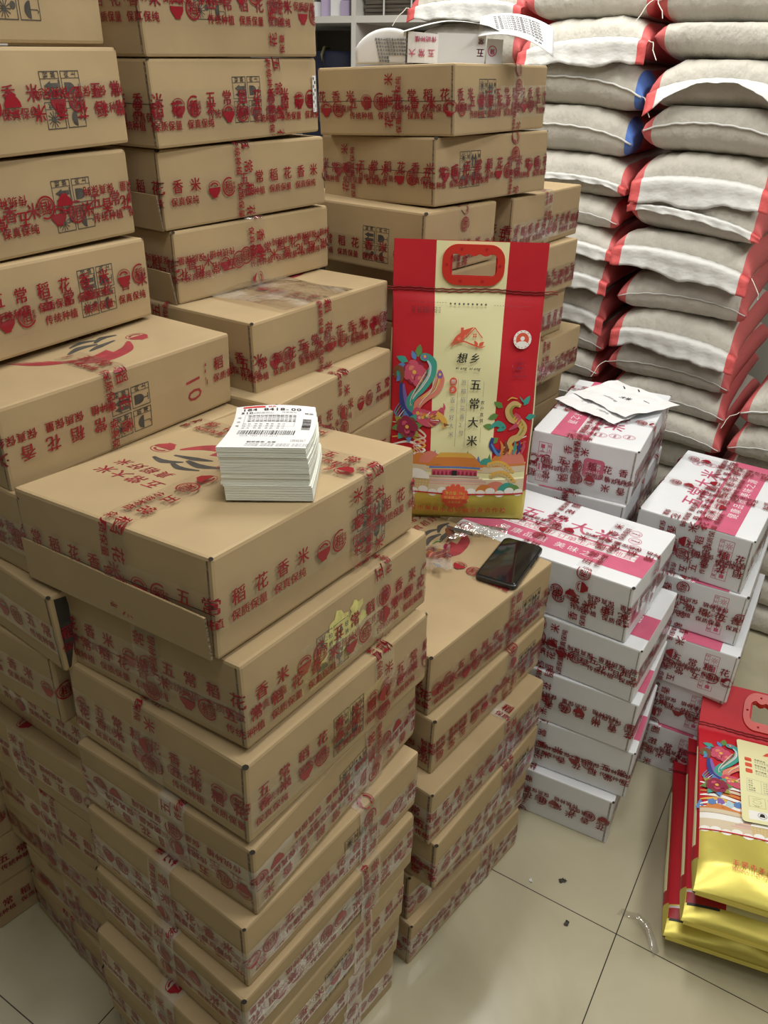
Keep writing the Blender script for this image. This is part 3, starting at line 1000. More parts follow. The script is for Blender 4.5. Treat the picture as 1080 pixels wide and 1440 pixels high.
# --- the back stack with loose papers on it, and the column beside it
Rr = [(0.113, 1.6862, 1.5053, 55.76, 0.4033, 0.332, 0.1262, -2.6, 0.8), (0.0849, 1.6993, 1.3763, 48.17, 0.4022, 0.3233, 0.128, -2.2, 1.0),
      (0.0641, 1.6415, 1.2508, 52.5, 0.27, 0.4043, 0.1248, 0, 0.3)]
R_lab = ['brown rice carton with loose white papers lying on top', 'brown rice carton directly under the one topped with papers', 'brown rice carton third down under the papers, behind the red bag handle']
R_opt = [dict(belts=[(.50, .285, False), (.40, .18, False)], bands=[('right', .64, .1, True, .1), ('left', .42, .2, False, .05)], icons=('right', .125, .064, 0), seam=.5),
         dict(belts=[(.48, .21, False), (.42, .09, False)], bands=[('right', .67, .1, True, .1), ('left', .74, .2, False, .05)], icons=('right', .11, .064, 0), seam=.5),
         dict(belts=[(.30, .2, False)], bands=[('right', .52, .1, True, .1), ('left', .96, .2, False, .05)], icons=('left', .28, .05, 90))]
for i, s in enumerate(Rr):
    carton('rice_carton', s, R_lab[i], 'carton', 'brown cartons of the back stack', 'kraft2' if i % 2 else 'kraft', seed=130 + i, **R_opt[i])
R4 = [(0.2723, 1.9136, 1.2513, 56.38, 0.403, 0.3336, 0.1244), (0.2554, 1.8611, 1.1264, 54.0, 0.4043, 0.3336, 0.1248), (0.2354, 1.8811, 1.0014, 53.0, 0.4043, 0.3336, 0.1248),
      (0.3089, 1.9392, 0.8764, 53.0, 0.4043, 0.3336, 0.1248)]
R4_lab = ['brown rice carton whose side shows above the upright bag next to the sacks', 'brown rice carton level with the upright bag handle, next to the sacks',
          'brown rice carton two below the one showing above the upright bag', 'brown rice carton jutting out beside the upright bag, near the white cartons']
for i, s in enumerate(R4):
    carton('rice_carton', (*s, 0, 0), R4_lab[i], 'carton', 'brown cartons of the back column', 'kraft' if i % 2 else 'kraft2', seed=140 + i,
           belts=[(.36, .26 - .06 * i, False), (.30, .1, False)], bands=[('right', .47, .1 * i, True, .1)])
# cartons low in those stacks, out of sight, that carry the ones above
for (x, y, yw, n) in ((-0.225, 1.235, 58, 7), (0.110, 1.690, 53, 10), (0.300, 2.060, 53, 7)):
    for k in range(n):
        if n == 10:
            sp_ = (x, y, .125 * k, yw, .24, .3336, .1249, 0, 0)
        else:
            sp_ = (x - (.06 if n == 7 and x < 0 and k < 6 else 0), y + (.05 if x < 0 and k < 6 else 0), .125 * k, yw, .4043, .3336, .1249, 0, 0)
        carton('rice_carton', sp_, 'brown carton low in the stacks hidden behind the upright rice bag', 'carton', 'hidden lower cartons of the back stacks', 'kraft2', seed=160 + k, prints=False, edges=False)

# --- white cartons
W2 = [(0.5168, 1.3441, 0.5691, 55.88, 0.2744, 0.4308, 0.1395, -0.4, 0.17), (0.5505, 1.3186, 0.4272, 57.47, 0.2695, 0.4308, 0.1412, 0, 0),
      (0.5676, 1.3119, 0.2849, 60.93, 0.2698, 0.4308, 0.1413, 0, 0), (0.5855, 1.3117, 0.1424, 63.8, 0.2662, 0.4308, 0.1418, 0, 0),
      (0.5564, 1.2994, 0.0, 62.62, 0.2676, 0.4308, 0.1419, 0, 0)]
W2_lab = ['white rice carton with pink banded lid beside the phone carton', 'white rice carton first below the pink banded lid beside the phone', 'white rice carton midway down the white stack beside the phone stack',
          'white rice carton last but one in the white stack beside the phone stack', 'white rice carton on the floor, foot of the white stack beside the phone stack']
W2_opt = [dict(belts=[(.42, .10, False), (.52, .22, True)], bands=[('left', .58, .03, True, 1), ('right', .50, .1, False, 1), ('left', .25, .16, False, .0 + .9)]),
          dict(belts=[(.50, .28, True), (.46, .12, False)], bands=[('left', .52, .12, True, .15), ('left', .42, .22, False, .15)], seam=.52),
          dict(belts=[(.48, .06, True), (.44, .21, True)], bands=[('left', .50, .25, True, .15)]),
          dict(belts=[(.44, .16, False), (.40, .02, True)], bands=[('left', .52, .02, True, .15)], seam=.5),
          dict(belts=[(.42, .22, True), (.5, .1, True)], bands=[('left', .50, .19, True, .1)])]
for i, s in enumerate(W2):
    carton('white_rice_carton', s, W2_lab[i], 'carton', 'white cartons beside the phone stack', 'white', seed=200 + i, art='w2', wid=.046, **W2_opt[i])
W1 = [(0.5939, 1.7032, 0.7112, 63.59, 0.4303, 0.2592, 0.1450, 0, 0.4), (0.585, 1.695, 0.5691, 62.0, 0.4308, 0.2676, 0.1418, 0, 0)]
W1_lab = ['white rice carton with crumpled papers lying on its pink banded lid', 'white rice carton directly under the one carrying crumpled papers']
for i, s in enumerate(W1):
    carton('white_rice_carton', s, W1_lab[i], 'carton', 'white cartons under the crumpled papers', 'white', seed=210 + i, art='w1', wid=.046,
           belts=[(.50, .17, False), (.30, .05, True)], bands=[('left', .52, .07, True, 1), ('right', .42, .2, False, 1), ('left', .60, .25, False, .1), ('right', .8, .1, True, 1)])
for k in range(4):
    carton('white_rice_carton', (0.59, 1.71, .1421 * k, 62.0, .4308, .2676, .1419, 0, 0), 'white carton low in the stack hidden behind the other white cartons', 'carton',
           'hidden lower white cartons', 'white', seed=220 + k, prints=False, edges=False)
W3 = [(0.8397, 1.5444, 0.5687, 57.08, 0.4312, 0.2664, 0.1434, 0.4, 0.2), (0.8573, 1.5289, 0.4262, 60.0, 0.4308, 0.2676, 0.1410, 0, 0),
      (0.8512, 1.4882, 0.2845, 60.0, 0.4308, 0.2676, 0.1414, 0, 0), (0.853, 1.500, 0.1422, 61.0, 0.4308, 0.2676, 0.1420, 0, 0), (0.850, 1.492, 0.0, 61.0, 0.4308, 0.2676, 0.1419, 0, 0)]
W3_lab = ['white rice carton with uncovered pink lid in front of the sacks', 'white rice carton with an open dark corner gap, second in its stack', 'white rice carton third down, just above the lying bag handle',
          'white rice carton fourth down behind the stacked lying rice bags', 'white rice carton on the floor behind the lying rice bags']
for i, s in enumerate(W3):
    carton('white_rice_carton', s, W3_lab[i], 'carton', 'white cartons in front of the sacks', 'white', seed=230 + i, art='w3', wid=.046,
           belts=[(.42, .12 + .07 * i, i % 2 == 0), (.55, .22, i % 2 == 1)],
           bands=[('left', .55, .05 + .06 * i, True, 1 if i == 0 else .15), ('left', .72, .2, True, .08)] + ([('right', .45, .1, False, 1), ('left', .40, .02, False, .9), ('right', .85, .1, False, 1)] if i == 0 else []))

# ------------------------------------------------------------------ woven sacks
def sack(a0, e2c, z0, T, label, group, seed, w=0.385, l=0.68, red='sackred', hem='seam', droop=0.012, skew=0.0, yaw=0.0, corner=(None, None), flap_len=0.05, lift=None, arch=0.012):
    """filled sack lying with its sewn mouth towards the camera; a0 = position of the mouth along the row axis"""
    rng = random.Random(seed)
    ph = [rng.uniform(0, 6.28) for _ in range(6)]
    mw = Matrix.Translation(room(a0, e2c, z0)) @ Matrix.Rotation(TH + R(yaw), 4, 'Z')
    nu, nv = 34, 30
    us = np.array([-1 + 2 * (0.5 - 0.5 * math.cos(math.pi * i / (nu - 1))) for i in range(nu)])
    vs = np.array(sorted(list(np.linspace(-.86, .86, nv - 6)) + [-1, -.97, -.92, .92, .97, 1]))

    def surf(u, v, side):
        h = T * .56 * ((1 - abs(u) ** 9) * (1 - abs(v) ** 4.5)) ** .40
        ear = max(0, abs(u) - .55) / .45
        X = l / 2 * (1 + u) + (-.012 * (1 - abs(v) ** 2) if u < 0 else .01) * -1 * abs(u) ** 6
        Y = w / 2 * v * (1 - .045 * (1 - ear ** 2))
        # the middle line of the mouth: arched, sagging towards one corner
        m = T * .5 + ((arch * (1 - v * v) - droop + skew * v) * max(0, -u) ** 3) - .010 * abs(v) ** 4 * T / .11
        wr = .0022 * math.sin(22 * v + 3 * u + ph[0]) * max(0, -u) ** 2 + .002 * math.sin(7 * v + 5 * u + ph[1]) + .0016 * math.sin(11 * u + 4 * v + ph[2])
        z = m + side * h + wr * (1 if side > 0 else .4) * min(1, h / (.1 * T))
        z += side * .0012 * math.sin(60 * v + ph[3] + 5 * math.sin(6 * v)) * max(0, -u) ** 4 * min(1, h / (.2 * T))
        return (X, Y, min(max(z, -.004), T * 1.05))
    mb = MB()
    def gm_(i, vm):
        if abs(vm) < .885:
            return 'sack'
        if hem == 'seam' and us[i] < -.62:
            return (corner[0] if vm < 0 else corner[1]) or red
        return red
    gm = lambda i, j: gm_(i, (vs[j] + vs[j + 1]) / 2)
    gmb = lambda i, j: gm_(i, -(vs[j] + vs[j + 1]) / 2)
    top = np.array([[surf(u, v, 1) for v in vs] for u in us])
    bot = np.array([[surf(u, v, -1) for v in vs[::-1]] for u in us])
    mb.grid(top, 'sack', nu, nv, gm)
    mb.grid(bot, 'sack', nu, nv, gmb)
    root = mb.build('grain_sack', mw=mw, smooth=True, weld=True)
    tag(root, label, 'sack', group)
    front = [Vector(surf(-1, v, 0)) for v in np.linspace(-.97, .97, 26)]
    if hem == 'seam' or hem == 'plain':
        ms = MB()
        r_ = .0028 if hem == 'seam' else .0016
        ms.tube([p + Vector((-.004, 0, .0012 * math.sin(17 * k))) for k, p in enumerate(front)], r_, 'hem', 6)
        seam_o = ms.build('sewn_seam', root, smooth=True)
    if hem in ('flap', 'strip'):
        mf = MB()
        n, k_ = 30, 9
        g = np.zeros((n, k_, 3))
        vv = np.linspace(-.99, .99, n)
        for i, v in enumerate(vv):
            p = Vector(surf(-1, v, 0))
            fl = flap_len * (1 + .15 * math.sin(3.1 * v + ph[4]) + .06 * math.sin(8 * v + ph[5]))
            up = lift(v) if lift else 0.0
            ang = R(74 + 8 * math.sin(2.3 * v + ph[5])) if lift is None else R(62) * (1 - up) - R(30) * up
            for j in range(k_):
                t = j / (k_ - 1)
                a_ = R(25) + (ang - R(25)) * min(1, t * 1.9)
                dx = -.010 - fl * t * math.cos(a_) * .55 - .006
                dz = -fl * t * math.sin(a_) + .0020 * math.sin(14 * v + 2 * t + ph[2]) * t + .0008 * math.sin(33 * v + 4 * t + ph[3])
                dx += .0030 * math.sin(19 * v + 3 * t + ph[1]) * t + .0016 * math.sin(47 * v - 6 * t + ph[0]) * t
                g[i, j] = (p.x + (dx if j else -.001), p.y * (1 - .0 * t), p.z + dz)
        rf = lambda i, j: ('hemred' if abs((vv[i] + vv[i + 1]) / 2) > .84 else 'hem')
        if corner[0] or corner[1]:
            rf = lambda i, j: (corner[1] if (vv[i] + vv[i + 1]) / 2 > .84 and corner[1] else corner[0] if (vv[i] + vv[i + 1]) / 2 < -.84 and corner[0] else
                               'hemred' if abs((vv[i] + vv[i + 1]) / 2) > .84 else 'hem')
        mf.grid(g, 'hem', n, k_, rf)
        mf.build('hem_flap', root, smooth=True, solid=.0012)
    if rng.random() < .6 or hem == 'seam':
        mt = MB()
        sd = rng.choice((-1, 1))
        p = Vector(surf(-1, sd * .97, 0)) + Vector((-.006, sd * .004, 0))
        pts = [p + Vector((-.006 * k, sd * (.006 * k) + .003 * math.sin(k * 1.3 + ph[0]), -.0022 * k * k * .6 + .002 * math.sin(k * 2 + ph[1]))) for k in range(7)]
        mt.tube(pts, .0012, 'string', 5)
        mt.build('tie_string', seam_o if hem in ('seam', 'plain') else root)
    return root


A0 = 2.45
S2z = [1.752, 1.668, 1.558, 1.446, 1.338, 1.232, 1.118, 1.012, .900, .798, .705, .612]
S2 = [dict(hem='seam', droop=.0, skew=.004, arch=.02), dict(hem='none', droop=-.01, skew=.012), dict(hem='flap', flap_len=.055, arch=.03, lift=lambda v: .55 * (1 - v * v), corner=('hemred', None)),
      dict(hem='seam', arch=.022, skew=.006, droop=.0), dict(hem='flap', flap_len=.070, skew=.003), dict(hem='strip', flap_len=.020, skew=.026, droop=-.006), dict(hem='flap', flap_len=.062, skew=.022, droop=-.004),
      dict(hem='plain', skew=.004, arch=.016), dict(hem='flap', flap_len=.060, skew=.014), dict(hem='plain', skew=.010), dict(hem='plain', skew=.008), dict(hem='plain', skew=.006)]
S2_lab = ['topmost sack of the sack pile nearest the bare wall side, cut by the picture top', 'sack with plain red corner and no flap, second in the front sack pile',
          'sack with a half-raised clear hem over its mouth, third in the front sack pile', 'sack with a thin arched white seam, fourth in the front sack pile',
          'sack with a big wrinkled white hem flap, fifth in the front sack pile', 'sack with a narrow white hem strip slanting down, sixth in the front sack pile',
          'sack with long white hem flap and broad red corners, seventh in front sack pile', 'sack with a thin seam and loose string, eighth in the front sack pile',
          'sack with a crumpled white flap just behind the crumpled papers', 'sack with a plain seam just below the crumpled flap behind the papers',
          'sack with a plain mouth, second below the crumpled flap behind the papers', 'lowest sack showing above the white carton with the uncovered lid']
for i, z in enumerate(S2z):
    up = (S2z[i - 1] if i else z + .115)
    rr_ = random.Random(500 + i)
    sack(A0 + rr_.uniform(-.015, .015) - (.02 if i == 6 else 0), .488 + rr_.uniform(-.008, .008) + (.02 if i == 6 else 0) - .003 * i, z, (up - z) * 1.0, S2_lab[i], 'woven sacks of the front pile', 500 + i,
         w=.375 + (.02 if i == 6 else 0), yaw=rr_.uniform(-2, 2), **S2[i])
S1z = [1.772, 1.668, 1.548, 1.425, 1.318, 1.234, 1.150, 1.048, .945, .850, .755, .66]
S1 = [dict(hem='none'), dict(hem='flap', flap_len=.062, skew=-.014, corner=('hemred', 'hemred')), dict(hem='seam', corner=('sackblue', None), arch=.02, skew=.016, droop=.004),
      dict(hem='seam', corner=('sackblue', None), arch=.018, skew=.014, droop=.004), dict(hem='strip', flap_len=.018, skew=.006), dict(hem='plain', skew=.012), dict(hem='flap', flap_len=.034, skew=.008),
      dict(hem='flap', flap_len=.040), dict(hem='flap', flap_len=.055, skew=.016), dict(hem='plain', skew=.01), dict(hem='plain'), dict(hem='plain')]
S1_lab = ['topmost sack of the middle sack pile, cut by the picture top', 'sack with white hem flap ending in a red corner, second in middle sack pile',
          'sack with a blue corner, the upper of the two blue-cornered ones', 'sack with a blue corner, the lower of the two blue-cornered ones',
          'sack with a narrow hem and red corner right under the blue-cornered sacks', 'sack second below the blue-cornered sacks in the middle pile',
          'sack with a short white flap, third below the blue-cornered sacks', 'sack with a scalloped thin flap beside the red bag top',
          'sack with a white flap sagging beside the red bag side', 'sack next below the sagging white flap, behind the cartons',
          'sack second below the sagging white flap, above the crumpled papers', 'lowest sack of the middle pile, behind the papered white carton']
for i, z in enumerate(S1z):
    up = (S1z[i - 1] if i else z + .118)
    rr_ = random.Random(540 + i)
    sack(A0 + .02 + rr_.uniform(-.015, .015), .872 + rr_.uniform(-.008, .008), z, (up - z) * 1.0, S1_lab[i], 'woven sacks of the middle pile', 540 + i, w=.375, yaw=rr_.uniform(-2, 2), **S1[i])
S0_lab = ['topmost sack of the back sack pile, above the papers', 'sack with a red striped end showing just above the loose papers']
for i, z in enumerate((1.765, 1.655)):
    sack(A0 + .05, 1.262, z, .11, S0_lab[i], 'woven sacks of the back pile', 570 + i, w=.38, hem='flap' if i == 0 else 'none', flap_len=.05, corner=('hemred', 'hemred'))
for i, z in enumerate((.735, .630)):
    sack(2.40, .055 + .01 * i, z, .125 if i == 0 else .105, ('big white sack lying on top of a low pile at the frame edge', 'sack squeezed under the big white sack at the frame edge')[i], 'woven sacks at the frame edge',
         580 + i, w=.36, hem='seam' if i == 0 else 'plain', skew=.0, yaw=-3)

# sacks lower in the piles, out of sight behind the cartons
for (e2c, z1) in ((.47, .612), (.872, .66), (1.262, 1.655), (.065, .630)):
    n = round(z1 / .105)
    for k in range(n):
        sack(A0 + .03, e2c, z1 * k / n, z1 / n, 'woven sack low in the piles hidden behind the cartons', 'hidden lower sacks', 600 + k, w=.37, hem='none')

# ------------------------------------------------------------------ rice bags
BW, BH = 0.300, 0.575


def flower(p, cx, cy, r, rng, m1='rose', m2='coral', m3='deeprose'):
    for q, (rr_, m) in enumerate(((1.0, m3), (.86, m1), (.6, m2), (.38, m1))):
        n = 7 - q
        for k in range(n):
            a = 2 * math.pi * k / n + q * .5
            p.disc(cx + r * rr_ * .55 * math.cos(a), cy + r * rr_ * .55 * math.sin(a), r * rr_ * .42, m if k % 2 else m1, n=9)
    p.disc(cx, cy, r * .16, 'amber', n=8)


def leafy(p, cx, cy, r, ang, m):
    c, s = math.cos(R(ang)), math.sin(R(ang))
    pts = [(0, 0), (.35, .28), (.7, .2), (1, 0), (.7, -.2), (.35, -.28)]
    p.poly([(cx + r * (c * x - s * y), cy + r * (s * x + c * y)) for x, y in pts], m)


def bird_art(p, ox, oy, k, rng):
    """long-tailed bird with flowers: the coloured artwork at the side of the bag"""
    S = lambda pts: [(ox + k * x, oy + k * y) for x, y in pts]
    W = lambda ws: [k * w for w in ws]
    for a_, c_ in (((-.02, .155), 160), ((-.028, .135), 200), ((0, .165), 80), ((.01, .13), 20)):
        leafy(p, ox + k * a_[0], oy + k * a_[1], k * .026, c_, 'teal' if c_ > 100 else 'leaf')
        leafy(p, ox + k * (a_[0] - .004), oy + k * (a_[1] - .006), k * .02, c_ + 35, 'blue')
    flower(p, ox - k * .006, oy + k * .135, k * .026, rng)
    flower(p, ox + k * .010, oy + k * .118, k * .019, rng)
    p.stroke(S([(-.045, .120), (-.047, .137), (-.036, .141), (-.031, .128), (-.034, .112)]), W([.004, .009, .012, .009, .004]), 'brown', 5)
    p.stroke(S([(-.033, .112), (-.030, .085), (-.024, .06), (-.010, .045), (.010, .037)]), W([.006, .014, .016, .013, .005]), 'navy', 5)
    p.stroke(S([(-.028, .11), (-.024, .085), (-.016, .062), (.0, .05)]), W([.004, .008, .009, .004]), 'violet', 5)
    p.stroke(S([(.018, .170), (.032, .155), (.030, .130), (.012, .104), (-.006, .088), (-.014, .070), (-.004, .052)]), W([.009, .016, .015, .016, .018, .016, .006]), 'teal', 6)
    p.stroke(S([(.020, .160), (.027, .148), (.024, .128), (.006, .102), (-.008, .08)]), W([.003, .005, .005, .004, .002]), 'sky', 6)
    p.disc(ox + k * .015, oy + k * .166, k * .010, 'teal', ry=k * .008); p.disc(ox + k * .015, oy + k * .166, k * .006, 'violet', ry=k * .005); p.disc(ox + k * .015, oy + k * .167, k * .003, 'amber', n=8)
    p.stroke(S([(.046, .142), (.050, .122), (.042, .100), (.020, .085), (.004, .070), (.0, .050)]), W([.006, .016, .015, .016, .018, .008]), 'coral', 6)
    p.stroke(S([(.047, .136), (.045, .115), (.030, .098), (.010, .082)]), W([.003, .006, .006, .002]), 'amber', 6)
    p.stroke(S([(.040, .128), (.036, .108), (.022, .094)]), W([.001, .004, .002]), 'pinkline', 6)
    p.disc(ox + k * .048, oy + k * .132, k * .006, 'violet', ry=k * .008); p.disc(ox + k * .048, oy + k * .133, k * .003, 'amber', n=8)
    p.stroke(S([(-.004, .060), (.010, .048), (.030, .042), (.050, .052), (.056, .066)]), W([.012, .030, .034, .022, .004]), 'rose', 6)
    for q in range(7):
        p.disc(ox + k * (.004 + .007 * q), oy + k * (.052 - .0012 * q), k * .004, ('amber', 'coral', 'orange')[q % 3], n=8)
        p.disc(ox + k * (.008 + .007 * q), oy + k * (.043 + .001 * q), k * .0035, ('pinkline', 'amber', 'leaf')[q % 3], n=8)
    p.stroke(S([(.044, .054), (.056, .046), (.064, .034), (.058, .026)]), W([.012, .012, .010, .003]), 'amber', 5)
    p.poly(S([(.060, .036), (.074, .032), (.062, .028)]), 'brown')
    p.stroke(S([(.052, .058), (.060, .066), (.058, .076)]), W([.006, .006, .001]), 'rose', 5)
    for q in range(7):      # fine feather lines
        d = .0022 * q
        p.stroke(S([(.026 - d * .6, .150 - d), (.026 - d, .128), (.008 - d * .8, .101), (-.010 - d * .2, .082 - d * .3), (-.013 + d * .3, .066)]), W([.0004, .0009, .0010, .0009, .0003]), ('rice', 'amber', 'sky', 'leaf', 'navy', 'amber', 'rice')[q], 5)
    for q in range(6):
        d = .0022 * q
        p.stroke(S([(.049 - d, .126), (.041 - d, .102 - d * .3), (.020 - d * .5, .085 - d * .4), (.005, .070 - d * .5)]), W([.0004, .0010, .0010, .0003]), ('amber', 'rice', 'deeprose', 'amber', 'rose', 'rice')[q], 5)
    for q in range(8):
        a_ = R(20 * q - 60)
        p.stroke(S([(.020 + .012 * math.cos(a_), .040 + .006 * math.sin(a_)), (.026 + .024 * math.cos(a_), .040 + .016 * math.sin(a_))]), W([.0006, .0018]), ('amber', 'deeprose', 'orange', 'rice')[q % 4])
    for q in range(6):
        p.stroke(S([(-.036 + .004 * q, .070 - .004 * q), (-.046 + .003 * q, .050 - .004 * q), (-.038 + .004 * q, .040 - .004 * q)]), W([.001, .003, .0006]), ('blue', 'teal', 'violet', 'sky', 'leaf', 'navy')[q], 4)
    for a_ in range(0, 360, 45):
        leafy(p, ox - k * .018, oy + k * .022, k * .034, a_ + 10, ('leaf', 'teal', 'blue', 'olive')[a_ // 45 % 4])
    flower(p, ox - k * .018, oy + k * .022, k * .025, rng, 'deeprose', 'rose', 'brown')


def coil_art(p, ox, oy, k):
    """gold winding creature with green leaves on the other side of the bag"""
    S = lambda pts: [(ox + k * x, oy + k * y) for x, y in pts]
    W = lambda ws: [k * w for w in ws]
    for a_ in ((-.012, .09, 150), (-.020, .075, 200), (.03, .095, 60), (.036, .07, 10), (-.028, .05, 170), (-.016, .03, 215)):
        leafy(p, ox + k * a_[0], oy + k * a_[1], k * .022, a_[2], 'leaf' if a_[2] > 100 else 'teal')
    p.stroke(S([(-.035, .050), (-.020, .058), (-.008, .050), (-.020, .044)]), W([.004, .012, .012, .003]), 'teal', 5)
    p.stroke(S([(-.028, .030), (-.030, .014), (-.018, .002), (-.008, .006)]), W([.006, .010, .010, .003]), 'navy', 5)
    p.stroke(S([(-.030, .018), (-.014, -.004), (-.004, .010)]), W([.003, .006, .002]), 'blue', 5)
    p.stroke(S([(.024, .094), (.010, .098), (.0, .086), (.006, .070), (.024, .062), (.034, .048), (.026, .032), (.012, .026), (.008, .014), (.020, .006)]), W([.006, .012, .014, .015, .016, .016, .015, .013, .010, .004]), 'straw', 6)
    p.stroke(S([(.020, .094), (.009, .093), (.004, .084), (.011, .072), (.027, .062), (.034, .048), (.026, .034)]), W([.002, .004, .005, .005, .005, .004, .002]), 'olive', 6)
    p.stroke(S([(.012, .078), (.022, .070), (.018, .056), (.004, .046)]), W([.006, .010, .010, .003]), 'rose', 5)
    for q in range(6):
        p.stroke(S([(.010 + .005 * q, .066 - .004 * q), (.016 + .005 * q, .075 - .004 * q)]), W([.004, .0005]), 'amber')
    for q, m in enumerate(('orange', 'brown', 'amber', 'teal', 'navy', 'rose')):
        p.stroke(S([(-.01 + .009 * q, -.004), (-.006 + .009 * q, .010), (-.012 + .010 * q, .024)]), W([.003, .007, .001]), m, 4)
    p.stroke(S([(.020, .112), (.030, .102), (.040, .106)]), W([.001, .004, .001]), 'teal', 4)
    p.stroke(S([(-.004, .104), (.004, .110), (.016, .108)]), W([.001, .003, .001]), 'amber', 4)


def scene_art(p, W, rng, back=False):
    """hills, hall with a wide roof, basket of rice, wheat ears and clouds above the gold foot"""
    h = W / 2
    p.rect(-h, .067, h, .100, 'sand')
    p.rect(-h, .100, h, .136, 'cream' if not back else 'rice')
    for q in range(13):
        x = -h + W * q / 12.5
        m = ('blue', 'leaf', 'violet', 'olive')[q % 4]
        p.poly([(x - .009, .128), (x + .009, .128), (x + .001, .158 + .006 * math.sin(q * 2.1))], m)
    for cx, r, m in ((-.085, .022, 'orange'), (-.062, .026, 'coral'), (-.118, .020, 'orange'), (.09, .024, 'orange'), (.118, .030, 'coral'), (.06, .017, 'teal')):
        p.disc(cx, .126, r, m, ry=r * 1.3, a0=0, a1=180, n=14)
    p.rect(-h, .116, h, .131, 'sand'); p.rect(-h, .129, h, .1335, 'orange')
    p.poly([(-.072, .127), (.055, .127), (.036, .148), (.024, .157), (-.040, .157), (-.052, .148)], 'orange')
    p.poly([(-.050, .147), (.034, .147), (.024, .157), (-.040, .157)], 'amber')
    p.rect(-.064, .1225, .048, .127, 'blue'); p.rect(-.070, .1205, .053, .1225, 'amber')
    p.rect(-.058, .108, .042, .1205, 'rose')
    for q in range(11):
        p.disc(-.0525 + .009 * q, .108, .003, 'deeprose', ry=.009, a0=0, a1=180, n=8)
    p.rect(-.014, .106, -.002, .118, 'black')
    for q in range(4):
        w_ = .055 + .008 * q
        p.rect(-.008 - w_, .104 - .0048 * q, -.008 + w_, .107 - .0048 * q, ('stone', 'sand')[q % 2])
        p.rect(-.008 - w_, .1022 - .0048 * q, -.008 + w_, .104 - .0048 * q, 'pinkline')
    for cx, r, m in ((.085, .026, 'coral'), (.112, .022, 'teal'), (.060, .018, 'orange'), (.125, .016, 'leaf')):
        p.disc(cx, .073, r, m, ry=r * .9, a0=0, a1=180, n=14)
    bx = -.092 if not back else -.018
    p.poly([(bx - .026, .067), (bx + .026, .067), (bx + .031, .098), (bx - .031, .098)], 'straw')
    for q in range(9):
        p.line((bx - .026 + .0058 * q, .068), (bx - .029 + .0066 * q, .097), .0009, 'sand')
    for q in range(4):
        p.line((bx - .028, .073 + .006 * q), (bx + .028, .073 + .006 * q), .0008, 'sand')
    p.disc(bx, .098, .030, 'rice', ry=.022, a0=0, a1=180, n=16)
    for q in range(14):
        p.disc(-h + .01 + W * q / 14.0, .071 + .003 * math.sin(q * 2.7), .011, 'rice', ry=.008, n=12)
    for e, (ax, ay, dx_, dy_) in enumerate(((.062, .133, .060, -.020), (.070, .110, .058, -.018))):
        p.stroke([(ax, ay), (ax + dx_ * .5, ay + .006), (ax + dx_, ay + dy_)], [.0012, .0018, .0012], 'leaf', 6)
        for q in range(10):
            t = q / 10
            x = ax + dx_ * t; y = ay + .010 * math.sin(math.pi * t) + dy_ * t * t
            leafy(p, x, y, .011, 40 - 80 * t, 'amber'); leafy(p, x, y, .010, -40 - 80 * t, 'straw')


